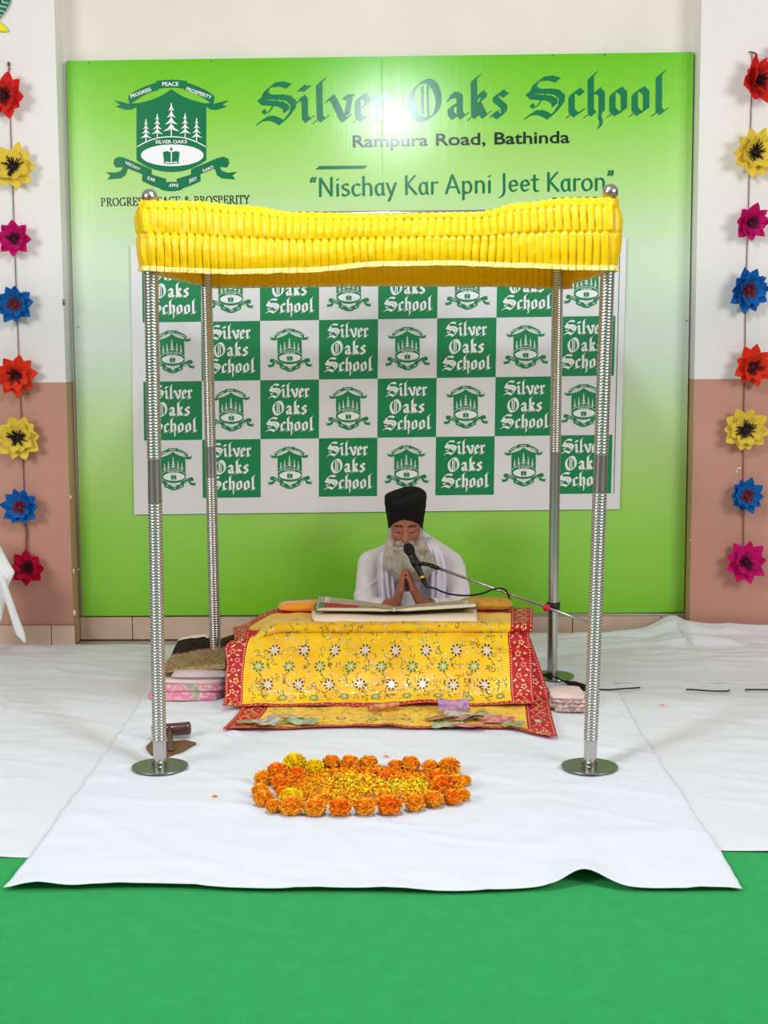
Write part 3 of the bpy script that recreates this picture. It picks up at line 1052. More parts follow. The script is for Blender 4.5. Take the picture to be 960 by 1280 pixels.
pnorm = []
for i in range(NP):
    a = peri[i - 2]; c = peri[(i + 2) % NP]
    t = Vector((c[0] - a[0], c[1] - a[1], 0)).normalized()
    pnorm.append(Vector((t.y, -t.x, 0)))
VR = [0, .03, .06, .09, .115, .13, .145, .17, .22, .28, .34, .40, .45, .485, .50, .515, .55, .61, .68, .75, .82, .88, .93, .97, 1.0]
vv = []
acc = 0.0
for v in VR:
    for i in range(NP):
        x, y = peri[i]
        s = i * STEP + .006 * nz(i * STEP * 6, 2.1) + .004 * sin(i * STEP * 3.1) * (v - .5) + .005 * nz(i * STEP * 9, v * 2.5, 4)
        tier = 0 if v < .13 else (1 if v < .5 else 2)
        loc = v / .13 if tier == 0 else ((v - .13) / .37 if tier == 1 else (v - .5) / .5)
        ph = s / .0262 + (.37 * tier)
        fr_ = ph - floor(ph)
        if fr_ < .12: saw = lerp(.1, -1, fr_ / .12)
        elif fr_ < .24: saw = lerp(-1, .15, (fr_ - .12) / .12)
        else: saw = lerp(.15, .9, (fr_ - .24) / .66) if fr_ < .90 else lerp(.9, .1, (fr_ - .90) / .10)
        env = .72 + .28 * sin(pi * max(0, min(1, loc))) if tier else .7
        amp = (.005 if tier == 0 else .0085) * (0.8 + .5 * nz(s * 5, tier * 3.3, 1))
        bulge = (0, .001, .002)[tier] * sin(pi * max(0, min(1, loc))) + .007 * nz(s * 3, v * 3, 7)
        corner_b = .010 * sin(pi * v)
        off = bulge + amp * saw * env + corner_b
        off -= .0035 * exp(-((v - .5) / .010) ** 2) + .003 * exp(-((v - .13) / .010) ** 2)
        off += .0022 * nz(s * 40, v * 9, 2) + .002 * nz(s * 16, v * 14, 6)
        z = lerp(zt(x, y, i), zb(x, y, i), v) + .002 * sin(ph * 2 * pi) * (1 if v in (0,) else 0)
        p = Vector((x, y, z)) + pnorm[i] * off
        vv.append(p)
b = MB(); fs = []
for r in range(len(VR) - 1):
    for i in range(NP):
        j = (i + 1) % NP
        fs.append((r * NP + i, r * NP + j, (r + 1) * NP + j, (r + 1) * NP + i))
b.add(vv, fs)
b.build('valance', M_satin, canopy)
# fringe
b = MB()
base_r = [vv[(len(VR) - 1) * NP + i] for i in range(NP)]
fv = []
for k, (dz, do) in enumerate(((.004, .003), (-.004, .005), (-.013, .006))):
    for i in range(NP):
        s = i * STEP
        ru = .004 * sin(s * 2 * pi / .013 + 1.5 * nz(s * 4, 3)) * (k / 2)
        fv.append(base_r[i] + Vector((0, 0, dz + (.0025 * nz(s * 25, 9) if k == 2 else 0))) + pnorm[i] * (do + ru))
fs = []
for r in range(2):
    for i in range(NP):
        j = (i + 1) % NP
        fs.append((r * NP + i, r * NP + j, (r + 1) * NP + j, (r + 1) * NP + i))
b.add(fv, fs)
b.build('fringe', M_fringe, canopy)
b = MB()


def roof(u, v):
    x, y = lerp(cxl + .01, cxr - .01, u), lerp(oY + .012, oB - .012, v)
    e = lerp(lerp(zt(cxl + .06, oY, 0), zt(cxr - .06, oY, 0), u) if v < 0 else zt(x, oY, 0), zt(x, oB, 0), v)
    return (x, y, e - .012 - .035 * sin(pi * u) * sin(pi * v) + .004 * nz(x * 4, y * 6))


b.grid(roof, 40, 40)
b.build('roof_panel', M_satin, canopy)

# ------------------------------------------------------------------ low stand under the cloths
M_wood = mat('dark_wood', (74, 44, 30), 0.4, var=(52, 30, 22), var_scale=12, stretch=(1, 6, 6))
tx0, tx1 = P(338, 790, 5.8).x, P(648, 790, 5.8).x
ty0, ty1 = 5.77, 6.10
stand = thing('low_stand', 'low wooden book stand hidden under the yellow embroidered cloths', 'stand', ((tx0 + tx1) / 2, 5.95, .05))
b = MB(); b.box(((tx0 + tx1) / 2, (ty0 + ty1) / 2,   .292), (tx1 - tx0, ty1 - ty0, .025), bev=.005); sharp(b.build('top', M_wood, stand))
for x in (tx0 + .03, tx1 - .03):
    for y in (ty0 + .03, ty1 - .03):
        b = MB(); b.lathe([(.018, .043), (.024, .07), (.016, .1), (.025, .17), (.018, .23), (.026, .28)], (x, y, 0), 14); b.build('leg', M_wood, stand)

# ------------------------------------------------------------------ embroidered cloths
M_yel = mat('yellow_silk', (255, 216, 6), 0.42, 0, .5, var=(246, 188, 2), var_scale=9, bump=.15, bump_scale=50, sheen=.2)
M_bord = mat('red_brocade', (196, 22, 42), 0.5, 0, .4, var=(176, 14, 34), var_scale=30, bump=.1, bump_scale=300)
M_cream_th = mat('cream_thread', (250, 206, 140), 0.45)
M_pink_th = mat('pink_gold_thread', (244, 150, 128), 0.45)
M_maroon_th = mat('maroon_thread', (96, 26, 30), 0.5)
M_white_th = mat('silver_thread', (244, 238, 214), 0.3, 0.1)
M_olive_th = mat('olive_thread', (104, 104, 30), 0.5)
M_lime_th = mat('lime_thread', (196, 206, 90), 0.45)
CLOTH_M = [M_yel, M_bord, M_cream_th, M_pink_th, M_maroon_th, M_white_th, M_olive_th, M_lime_th]


class Cloth:
    """rows: (Y, z, px left, px right); a real sheet in space, measured in metres along its width and its fall"""
    def __init__(s, rows, disp, skew=None):
        s.rows = []
        for r in rows:
            Y, z, xl, xr = r
            k = FPX / Y
            cx_ = P(480, 700, Y).x
            s.rows.append((Y, z, cx_ + (xl - 480) / k, cx_ + (xr - 480) / k))
        L = [0]
        for a, c in zip(s.rows, s.rows[1:]):
            L.append(L[-1] + sqrt((a[0] - c[0]) ** 2 + (a[1] - c[1]) ** 2))
        s.len = L[-1]; s.cum = L
        s.wid = sum(r[3] - r[2] for r in s.rows) / len(s.rows)
        s.disp = disp; s.skew = skew

    def raw(s, u, v):
        d = v * s.len
        i = 0
        while i < len(s.cum) - 2 and s.cum[i + 1] < d: i += 1
        t = (d - s.cum[i]) / (s.cum[i + 1] - s.cum[i])
        R = s.rows
        p0 = R[max(0, i - 1)]; p1 = R[i]; p2 = R[i + 1]; p3 = R[min(len(R) - 1, i + 2)]
        def cr(k):
            a, b_, c, d_ = p0[k], p1[k], p2[k], p3[k]
            return .5 * (2 * b_ + (c - a) * t + (2 * a - 5 * b_ + 4 * c - d_) * t * t + (3 * b_ - a - 3 * c + d_) * t ** 3)
        p = Vector((lerp(cr(2), cr(3), u), cr(0), cr(1)))
        if s.skew:
            p += s.skew(u, v, d)
        return p

    def S(s, u, v):
        u = max(0, min(1, u)); v = max(0, min(1, v))
        e = .004
        p = s.raw(u, v)
        du = s.raw(min(1, u + e), v) - s.raw(max(0, u - e), v)
        dv = s.raw(u, min(1, v + e)) - s.raw(u, max(0, v - e))
        n = dv.cross(du)
        n = n.normalized() if n.length > 0 else Vector((0, 0, 1))
        return p + n * s.disp(u, v, u * s.wid, v * s.len)

    def N(s, u, v):
        e = .003
        du = s.S(min(1, u + e), v) - s.S(max(0, u - e), v)
        dv = s.S(u, min(1, v + e)) - s.S(u, max(0, v - e))
        n = dv.cross(du)
        return n.normalized() if n.length > 0 else Vector((0, 0, 1))


def make_cloth(name, cloth, bl, br, bt, bb, nu, nv, label, org):
    """borders in metres: left, right, top (back) and bottom"""
    b = MB()
    W_, L_ = cloth.wid, cloth.len
    us = sorted(set([i / nu for i in range(nu + 1)] + [bl / W_, 1 - br / W_]))
    vs_ = sorted(set([j / nv for j in range(nv + 1)] + [bt / L_, 1 - bb / L_]))
    n = len(us)
    b.v.extend(cloth.S(u, v) for v in vs_ for u in us)
    for j in range(len(vs_) - 1):
        for i in range(n - 1):
            um, vm = (us[i] + us[i + 1]) / 2 * W_, (vs_[j] + vs_[j + 1]) / 2 * L_
            red = um < bl or um > W_ - br or vm < bt or vm > L_ - bb
            b.f.append([j * n + i, j * n + i + 1, (j + 1) * n + i + 1, (j + 1) * n + i]); b.m.append(1 if red else 0)
    lay = [0]

    def put(pts, a, c, mi, h=.0014):
        lay[0] = (lay[0] + 1) % 9
        hh = h + lay[0] * .00003
        nn = cloth.N(max(0, min(1, a / W_)), max(0, min(1, c / L_)))
        out = []
        for x, y in pts:
            u, v = (a + x) / W_, (c + y) / L_
            if not (0 <= u <= 1 and 0 <= v <= 1): return
            out.append(cloth.S(u, v) + nn * hh)
        k = len(b.v); b.v.extend(out); b.f.append(list(range(k, k + len(out)))); b.m.append(mi)

    def petal(a, c, ang, r0, r1, w, mi, h=.0014):
        ca, sa = cos(ang), sin(ang)
        pts = [(r0, 0), (lerp(r0, r1, .45), w), (lerp(r0, r1, .85), w * .75), (r1, 0), (lerp(r0, r1, .85), -w * .75), (lerp(r0, r1, .45), -w)]
        put([(x * ca - y * sa, x * sa + y * ca) for x, y in pts], a, c, mi, h)

    def daisy(a, c, r, dark):
        r0 = random.random()
        for k in range(8):
            an = 2 * pi * (k + r0) / 8
            petal(a, c, an, r * .25, r, r * .27, 5 if dark else 7, .0013)
            petal(a, c, an + (.0 if dark else .3), r * .48, r * 1.04, r * .17, 4 if dark else 6, .0019)
        put([(r * .30 * cos(k * pi / 4), r * .30 * sin(k * pi / 4)) for k in range(8)], a, c, 5, .0024)
        put([(r * .11 * cos(k * pi / 4), r * .11 * sin(k * pi / 4)) for k in range(8)], a, c, 6 if not dark else 3, .0028)

    def line(pts, w, mi):
        for p, q in zip(pts, pts[1:]):
            dx, dy = q[0] - p[0], q[1] - p[1]; L = sqrt(dx * dx + dy * dy) or 1
            nx, ny = -dy / L * w, dx / L * w
            put([(nx, ny), (q[0] - p[0] + nx, q[1] - p[1] + ny), (q[0] - p[0] - nx, q[1] - p[1] - ny), (-nx, -ny)], p[0], p[1], mi, .0011)
    return b, put, petal, daisy, line, W_, L_


def border_run(W_, L_, put, petal, x0, y0, x1, y1, wid, seed):
    """gold motifs along a red border: flowers, paired leaves and a dotted line at either edge"""
    rnd = random.Random(seed)
    L = sqrt((x1 - x0) ** 2 + (y1 - y0) ** 2)
    ux, uy = (x1 - x0) / L, (y1 - y0) / L
    nx, ny = -uy, ux
    m = min(wid * .29, .021)
    rows_ = [0.0]
    step = m * 2.15
    k = 0; d = step * .5
    while d < L:
        o = (.22 if k % 2 else -.22) * wid * .5
        a, c = x0 + ux * d + nx * o, y0 + uy * d + ny * o
        mi = 2 if rnd.random() < .62 else 3
        if wid > .04:
            for q in range(5):
                petal(a, c, 2 * pi * q / 5 + k, m * .18, m * .62, m * .2, mi)
            for sgn in (-1, 1):
                aa, cc = x0 + ux * (d + step * .45) + nx * (o + sgn * m * .75), y0 + uy * (d + step * .45) + ny * (o + sgn * m * .75)
                petal(aa, cc, atan2(uy, ux) + sgn * .9, -m * .45, m * .45, m * .2, 2 if rnd.random() < .6 else 3)
            aa, cc = x0 + ux * d - nx * o * 1.9, y0 + uy * d - ny * o * 1.9
            petal(aa, cc, atan2(uy, ux) + k * 1.3, -m * .4, m * .4, m * .18, 2)
        else:
            petal(a, c, atan2(uy, ux) + (.6 if k % 2 else -.6), -m * .7, m * .7, m * .34, mi)
        d += step; k += 1
    for e in ((-.43, .43) if wid > .04 else (-.4, .4)):
        d = .004
        while d < L:
            a, c = x0 + ux * d + nx * e * wid, y0 + uy * d + ny * e * wid
            put([(-.0022, -.0022), (.0022, -.0022), (.0022, .0022), (-.0022, .0022)], a, c, 2)
            d += .0105


def fill_field(put, petal, line, x0, x1, y0, y1, n, seed):
    rnd = random.Random(seed)
    for _ in range(n):
        a, c = rnd.uniform(x0, x1), rnd.uniform(y0, y1)
        t = rnd.random(); an = rnd.uniform(0, 6.28)
        if t < .40:
            petal(a, c, an, -.006, .006, .0026, rnd.choice((5, 5, 2, 7)))
        elif t < .62:
            pts = [(a + .012 * cos(an + q * .9) * (1 - q * .12), c + .012 * sin(an + q * .9) * (1 - q * .12)) for q in range(6)]
            line(pts, .0009, rnd.choice((6, 6, 7, 4)))
        elif t < .85:
            for q in range(3):
                petal(a, c, an + q * 2.1, .001, .009, .0026, rnd.choice((7, 5, 6)))
        else:
            put([(.004 * cos(k), .004 * sin(k)) for k in (0, 1.05, 2.1, 3.14, 4.19, 5.24)], a, c, rnd.choice((5, 2, 3)))


# lower cloth: over the stand, down and out over the padded floor
def disp_low(u, v, a, c):
    k = smooth((c - .28) / .12)
    return .004 + k * (.007 * max(0, nz(a * 5, c * 9, 2)) + .004 * nz(a * 11, c * 5, 8)) + .003 * nz(a * 9, c * 2, 1)


def skew_low(u, v, d):
    k = smooth((v - .70) / .30)
    t = abs(u - .5) * 2
    yo = -.10 * k * smooth((u - .86) / .14) + k * .03 * (1 - t) - .01 * k * sin(u * 14)
    return Vector((0, yo, .012 * k * exp(-((u - .5) / .03) ** 2)))


low_rows = [(5.76, .302, 304, 661), (5.715, .285, 303, 664), (5.69, .22, 302, 672), (5.66, .12, 301, 683), (5.63, .05, 300, 689), (5.57, .036, 298, 690), (5.47, .033, 294, 692), (5.33, .032, 284, 694), (5.19, .031, 271, 697)]
lc = Cloth(low_rows, disp_low, skew_low)
b, put, petal, daisy, line, W_, L_ = make_cloth('', lc, .105, .10, .03, .045, 90, 60, '', None)
border_run(W_, L_, put, petal, .052, .03, .052, L_ - .01, .10, 1)
border_run(W_, L_, put, petal, W_ - .05, .03, W_ - .05, L_ - .01, .095, 2)
border_run(W_, L_, put, petal, .02, L_ - .022, W_ - .02, L_ - .022, .044, 3)
fill_field(put, petal, line, .12, W_ - .11, L_ - .40, L_ - .05, 900, 4)
for k in range(9):
    daisy(.17 + k * .125, L_ - .13 + .02 * (k % 2), .02, k % 2 == 0)
o = b.build('embroidered_cloth', CLOTH_M, origin=lc.S(.5, 1))
tag(o, 'lower yellow embroidered cloth spread onto the floor in front, red borders, banknotes on it', 'cloth', 'yellow embroidered cloths with red borders')


# upper cloth
def disp_up(u, v, a, c):
    f = smooth((c - .42) / .1)
    g = .006 + .010 * nz(a * 5 + c * 2, c * 5, 3) * f + .014 * f * max(0, nz(a * 3 - c * 4, c * 3 + a * 2, 6)) + .004 * nz(a * 16, c * 9, 2)
    g += .012 * f * max(0, 1 - abs(c - .47 - .10 * (1 - u) * (1 - u)) / .022) * smooth((.75 - u) / .3) * .7
    g += .018 * smooth((u - .66) / .15) * max(0, 1 - abs(c - .45 - .30 * (u - .70)) / .026) * f
    g += .012 * smooth((c - .62) / .06) * max(0, nz(a * 4.2, 3.3, c * 3)) * 1.6
    return g


def skew_up(u, v, d):
    drop = smooth((.16 - u) / .16) * smooth((.50 - d) / .12)
    w = exp(-((d - .50) / .05) ** 2) * smooth((.08 - u) / .08)
    return Vector((-.028 * w, 0, -.085 * drop - .015 * w))


up_rows = [(6.10, .330, 287, 668), (5.95, .328, 288, 668), (5.80, .326, 289, 668), (5.745, .338, 290, 668), (5.704, .334, 290, 668), (5.698, .318, 290, 667), (5.720, .303, 290, 665), (5.696, .28, 288, 664), (5.665, .205, 281, 667),
           (5.628, .125, 277, 668), (5.595, .065, 276, 669), (5.545, .042, 274, 671), (5.51, .036, 271, 672)]
uc = Cloth(up_rows, disp_up, skew_up)
b, put, petal, daisy, line, W_, L_ = make_cloth('', uc, .072, .092, .115, .034, 110, 90, '', None)
border_run(W_, L_, put, petal, .036, .02, .036, L_ - .01, .07, 11)
border_run(W_, L_, put, petal, W_ - .046, .02, W_ - .046, L_ - .01, .09, 12)
border_run(W_, L_, put, petal, .02, L_ - .017, W_ - .02, L_ - .017, .033, 13)
border_run(W_, L_, put, petal, .05, .055, W_ - .05, .055, .10, 14)
fill_field(put, petal, line, .09, W_ - .11, .37, L_ - .05, 800, 15)
fill_field(put, petal, line, .09, W_ - .11, L_ - .16, L_ - .05, 260, 19)
fill_field(put, petal, line, .09, W_ - .11, .20, .40, 160, 16)
V0 = uc.cum[6]
for r, (dy, sh, dark) in enumerate(((.085, .0, True), (.150, -.055, False), (.225, -.012, True), (.290, .05, False))):
    for k in range(9):
        a, c = .185 + k * .1265 + sh, V0 + dy + .006 * nz(k, r)
        if .10 < a < W_ - .12 and c < L_ - .045:
            daisy(a, c, .023 if r != 3 else .019, dark)
            if r < 3:
                sg = 1 if (k + r) % 2 else -1
                line([(a + sg * .022 * sin(q * .42) * (1 if r != 1 else .8), c + .02 + q * .008) for q in range(8)], .0011, 6)
                for q in (2, 4, 6):
                    petal(a + sg * .022 * sin(q * .42), c + .02 + q * .008, q * 1.7, .002, .012, .003, 6)
for k in range(8):
    line([(.14 + k * .14, .40), (.143 + k * .14, .44), (.14 + k * .14, .47)], .0008, 6)
    daisy(.11 + k * .155, .432 + .003 * (k % 2), .010, False)
o = b.build('embroidered_cloth', CLOTH_M, origin=uc.S(.5, 1))
tag(o, 'upper yellow cloth with daisy embroidery and red borders draped over the book stand', 'cloth', 'yellow embroidered cloths with red borders')

# ------------------------------------------------------------------ cushions, book and its cloths on the stand
M_orange = mat('orange_velvet', (248, 158, 12), 0.7, sheen=.3)
M_mustard = mat('mustard_silk', (214, 166, 40), 0.6, var=(190, 140, 60), var_scale=30)
M_cream_cloth = mat('cream_cotton', (246, 232, 214), 0.8, bump=.1, bump_scale=60)
M_cover = mat('book_cover', (150, 130, 60), 0.5)
M_gutter = mat('page_edge', (232, 226, 206), 0.7)


def page_mat():
    m = bpy.data.materials.new('printed_page')
    m.use_nodes = True
    nt = m.node_tree; bs = nt.nodes['Principled BSDF']; bs.inputs['Roughness'].default_value = .6
    tc = nt.nodes.new('ShaderNodeTexCoord')
    mp = nt.nodes.new('ShaderNodeMapping'); mp.inputs['Scale'].default_value = (260, 1, 1)
    wv = nt.nodes.new('ShaderNodeTexWave'); wv.bands_direction = 'Y'; wv.inputs['Scale'].default_value = 22; wv.inputs['Distortion'].default_value = 0.4
    nz_ = nt.nodes.new('ShaderNodeTexNoise'); nz_.inputs['Scale'].default_value = 1.0
    nt.links.new(tc.outputs['Object'], mp.inputs[0]); nt.links.new(mp.outputs[0], nz_.inputs['Vector'])
    nt.links.new(tc.outputs['Object'], wv.inputs['Vector'])
    mul = nt.nodes.new('ShaderNodeMath'); mul.operation = 'MULTIPLY'
    nt.links.new(wv.outputs['Fac'], mul.inputs[0]); nt.links.new(nz_.outputs['Fac'], mul.inputs[1])
    r = nt.nodes.new('ShaderNodeValToRGB')
    r.color_ramp.elements[0].position = .1; r.color_ramp.elements[0].color = lin((206, 200, 170))
    r.color_ramp.elements[1].position = .5; r.color_ramp.elements[1].color = lin((120, 116, 92))
    nt.links.new(mul.outputs[0], r.inputs[0]); nt.links.new(r.outputs[0], bs.inputs['Base Color'])
    return m


M_page = page_mat()


def pillow(name, c, d, m, label, cat, rot=0.0, puff=.5, group=None):
    b = MB()
    def f(sg):
        def g(u, v):
            x, y = (u - .5) * 2, (v - .5) * 2
            e = max(0, (1 - x ** 4) * (1 - y ** 4)) ** puff
            k = 1 - .05 * (abs(x * y))
            X, Y_ = x * d[0] / 2 * k, y * d[1] / 2 * k
            return (c[0] + X * cos(rot) - Y_ * sin(rot), c[1] + X * sin(rot) + Y_ * cos(rot), c[2] + sg * e * d[2] / 2 + .002 * nz(X * 12, Y_ * 12, sg))
        return g
    b.grid(f(1), 28, 20); b.grid(f(-1), 28, 20)
    return tag(b.build(name, m, origin=(c[0], c[1], c[2] - d[2] / 2)), label, cat, group)


cA = P(368, 770, 6.03); pillow('orange_cushion', (cA.x + .09, 6.06, .354), (.33, .14, .040), M_orange, 'bright orange cushion corner peeking out beside the open book', 'cushion', .1)
cB = P(612, 765, 6.03); pillow('mustard_cushion', (cB.x - .015, 6.06, .362), (.24, .13, .050), M_mustard, 'mustard yellow cushion under the right page of the open book', 'cushion', -.05)

# cream cloth beneath the book
cc_rows = [(5.80, .336, 391, 598), (5.81, .343, 390, 598), (5.84, .347, 388, 597), (5.98, .337, 388, 597), (6.08, .333, 390, 596)]


def cream_z(u):
    return .006 * abs(u - .5) * 2 + .002 * sin(u * 9)


ccl = Cloth(cc_rows, lambda u, v, a, c: .001 * nz(a * 9, c * 9), lambda u, v, d: Vector((0, 0, cream_z(u) * smooth(v * 3) - .006 * (1 - v))))
b = MB(); b.grid(lambda u, v: ccl.S(u, 1 - v), 40, 16)
tag(b.build('cream_cloth', M_cream_cloth, origin=ccl.S(.5, .5), solid=.003), 'plain cream cloth folded under the open holy book', 'cloth')

bkY0, bkY1 = 5.875, 6.05
bxl, bxr, bxm = P(398, 765, 6.0).x, P(593, 765, 6.0).x, P(493, 765, 6.0).x
book = thing('open_book', 'large open book with olive printed pages resting on cream cloth', 'book', (bxm, 6.0, .42))


def book_z(x, y):
    v = (y - bkY0) / (bkY1 - bkY0)
    if x < bxm:
        t = (bxm - x) / (bxm - bxl)
        n_, f_ = .368 + .008 * smooth(t * 4) + .004 * t, .348 + .050 * t ** .7
    else:
        t = (x - bxm) / (bxr - bxm)
        n_, f_ = .368 + .006 * smooth(t * 4) + .020 * t, .348 + .034 * t ** .75
    return lerp(n_, f_, v)


for side, (xa, xb) in (('left', (bxl, bxm)), ('right', (bxm, bxr))):
    b = MB(); n = 18
    def pt(u, v, low=False):
        x, y = lerp(xa, xb, u), lerp(bkY0, bkY1, v)
        z = book_z(x, y)
        t = abs(x - bxm) / abs((bxl if side == 'left' else bxr) - bxm)
        return (x, y, (z if not low else z - .004 - .010 * smooth(t * 5)))
    b.grid(lambda u, v: pt(u, v), n, 6, 0)
    top = [pt(i / n, 0) for i in range(n + 1)]; bot = [pt(i / n, 0, True) for i in range(n + 1)]
    tb = [pt(i / n, 1) for i in range(n + 1)]; bb_ = [pt(i / n, 1, True) for i in range(n + 1)]
    for i in range(n):
        b.add([top[i], top[i + 1], bot[i + 1], bot[i]], [(0, 3, 2, 1)], 1)
        b.add([tb[i], tb[i + 1], bb_[i + 1], bb_[i]], [(0, 1, 2, 3)], 1)
        b.add([bot[i], bot[i + 1], bb_[i + 1], bb_[i]], [(0, 3, 2, 1)], 1)
    e = 0 if side == 'left' else 1
    b.add([pt(e, 0), pt(e, 1), pt(e, 1, True), pt(e, 0, True)], [(0, 1, 2, 3)], 1)
    sharp(b.build('page_block', [M_page, M_gutter], book), 40)
    b = MB()
    def cv(u, v, k=0):
        x, y, z = pt(u, lerp(-.03, 1.03, v), True)
        return (x + (-.006 if side == 'left' else .006) * (1 if (u < .01 or u > .99) else 0), y, z - .0015 - k * .0025)
    b.grid(lambda u, v: cv(u, v), n, 4); b.grid(lambda u, v: cv(u, v, 1), n, 4)
    b.build('cover', M_cover, book)
b = MB(); b.tube([(bxm, bkY0 - .004, .362), (bxm, bkY0 - .001, .371), (bxm + .003, bkY0 + .02, .375)], [.006, .005, .002], 8); b.build('ribbon', M_gutter, book)
# ruled double line near the outer page margin
for (x, w_) in ((bxl + .035, .0035), (bxl + .046, .002), (bxr - .035, .0035), (bxr - .046, .002)):
    b = MB()
    for i in range(8):
        y0, y1 = lerp(bkY0, bkY1, i / 8), lerp(bkY0, bkY1, (i + 1) / 8)
        b.add([(x - w_, y0, book_z(x - w_, y0) + .001), (x + w_, y0, book_z(x + w_, y0) + .001), (x + w_, y1, book_z(x + w_, y1) + .001), (x - w_, y1, book_z(x - w_, y1) + .001)], [(0, 1, 2, 3)])
    b.build('margin_rule', M_white_ink, book)
# red and green cloth edge folded over the near side of the left page
M_band = {k: mat(k + '_woven_band', c, .7) for k, c in (('green', (74, 140, 84)), ('red', (186, 44, 52)), ('sage', (150, 156, 96)), ('rust', (190, 110, 70)))}
b = MB()
bx_a, bx_b = P(392, 765, 5.9).x, P(482, 765, 5.9).x


def rib(u, v):
    x = lerp(bx_a, bx_b, u)
    y0 = bkY0 - .006; y1 = bkY0 + .075 * (1 - u) ** .8 + .004
    y = lerp(y0, y1, v)
    return (x, y, book_z(max(x, bxl + .002), y) + .003 - .010 * (1 - smooth((x - bxl + .01) / .03)))


b.grid(rib, 40, 6, 0, lambda u, v: 0 if u < .16 else (1 if u < .62 else (2 if u < .8 else 3)))
tag(b.build('woven_cloth', [M_band['green'], M_band['red'], M_band['sage'], M_band['rust']], origin=(bxl, bkY0, .43), solid=.002), 'striped green and red woven cloth across the near edge of the left page', 'cloth')

# ------------------------------------------------------------------ bedding left and right of the stand
M_fur = mat('tan_fur', (198, 176, 130), 0.95, spec=.05, var=(168, 146, 104), var_scale=60, stretch=(1, 1, .4))
M_fur2 = mat('pale_fur', (226, 210, 186), 0.95, spec=.05)
M_mauve = mat('pale_mauve_cotton', (214, 198, 206), 0.85, bump=.2, bump_scale=25)


def quilt_mat(name, cols, scale):
    m = bpy.data.materials.new(name); m.use_nodes = True
    nt = m.node_tree; bs = nt.nodes['Principled BSDF']; bs.inputs['Roughness'].default_value = .8
    tc = nt.nodes.new('ShaderNodeTexCoord')
    n = nt.nodes.new('ShaderNodeTexNoise'); n.inputs['Scale'].default_value = scale; n.inputs['Detail'].default_value = 3; n.inputs['Distortion'].default_value = 1.2
    r = nt.nodes.new('ShaderNodeValToRGB')
    nt.links.new(tc.outputs['Object'], n.inputs['Vector']); nt.links.new(n.outputs['Fac'], r.inputs[0]); nt.links.new(r.outputs[0], bs.inputs['Base Color'])
    els = r.color_ramp.elements
    els[0].position, els[0].color = cols[0][0], lin(cols[0][1]); els[1].position, els[1].color = cols[-1][0], lin(cols[-1][1])
    for p_, c_ in cols[1:-1]:
        e = els.new(p_); e.color = lin(c_)
    return m


M_pinkq = quilt_mat('pink_floral_print', [(.30, (226, 206, 200)), (.45, (222, 150, 160)), (.52, (232, 110, 170)), (.58, (226, 196, 190)), (.66, (150, 160, 130)), (.74, (214, 190, 184))], 14)
M_stripeq = quilt_mat('brown_marbled_print', [(.32, (232, 212, 206)), (.45, (150, 104, 96)), (.52, (226, 206, 200)), (.60, (120, 84, 78)), (.70, (228, 200, 196))], 26)
M_palepink = mat('pale_pink_cotton', (232, 214, 208), .85, var=(224, 202, 198), var_scale=6, bump=.15, bump_scale=20)


def slab(b, c, d, mi, seed, wob=.008, rnd=.5, rot=0.0):
    """a soft folded layer: a cushion-edged box with wavy sides"""
    n = 40; prof = 8
    vs = []; fs = []
    for j in range(prof + 1):
        an = -pi / 2 + pi * j / prof
        for i in range(n):
            t = 2 * pi * i / n
            ex = .28
            sx = (abs(cos(t)) ** ex) * (1 if cos(t) > 0 else -1); sy = (abs(sin(t)) ** ex) * (1 if sin(t) > 0 else -1)
            k = 1 - (1 - cos(an)) * .5 * d[2] / min(d[0], d[1]) * 1.4
            X = sx * d[0] / 2 * k + wob * nz(sx * 2 + seed, sy * 2, an); Y_ = sy * d[1] / 2 * k + wob * nz(sx * 2, sy * 2 + seed, an + 4)
            Z = sin(an) * d[2] / 2 + .004 * nz(sx * 3, sy * 3, seed)
            vs.append((c[0] + X * cos(rot) - Y_ * sin(rot), c[1] + X * sin(rot) + Y_ * cos(rot), c[2] + Z))
    for j in range(prof):
        for i in range(n):
            k = (i + 1) % n
            fs.append((j * n + i, j * n + k, (j + 1) * n + k, (j + 1) * n + i))
    fs.append(list(range(n - 1, -1, -1))); fs.append(list(range(prof * n, (prof + 1) * n)))
    b.add(vs, fs, mi)


qx0, qx1 = P(190, 870, 5.8).x, P(281, 870, 5.8).x
qcx, qw = (qx0 + qx1) / 2, qx1 - qx0
t = thing('folded_quilt', 'pink floral quilt folded flat under the fur cushion behind left front pole', 'quilt', (qcx, 5.9, .02), 'folded floral quilts')
for k, (zz, h, dx) in enumerate(((.033, .038, .0), (.067, .032, .012), (.091, .020, .02))):
    b = MB(); slab(b, (qcx + dx, 5.89 + .012 * k, zz), (qw - dx, .40, h), 0, k * 3.7, .012); b.build('fold_layer', M_pinkq if k < 2 else M_palepink, t)
px0 = P(222, 850, 5.9).x
pillow('white_pillow', ((px0 + qx1) / 2 + .01, 5.89, .116), (qx1 - px0 + .03, .36, .040), M_mauve, 'pale mauve white pillow between the fur cushion and the pink quilt', 'pillow', .02)
# fur cushion with individual tufts
fx0 = P(206, 845, 5.92).x; fx1 = P(287, 830, 5.92).x
furc = Vector(((fx0 + fx1) / 2, 5.96, .16))
t = thing('fur_cushion', 'tan shaggy fur cushion on top of the bedding left of the book stand', 'cushion', furc)
b = MB()


def fur_top(u, v):
    x = lerp(fx0, fx1, u); y = lerp(5.765, 6.11, v)
    e = (1 - (2 * v - 1) ** 4) ** .5
    h = pws([(0, .0), (.12, .012), (.45, .055), (.8, .085), (1, .08)], u)
    return (x, y, .139 - .018 * (1 - u) + h * e * .32 + .004 * nz(x * 20, y * 20))


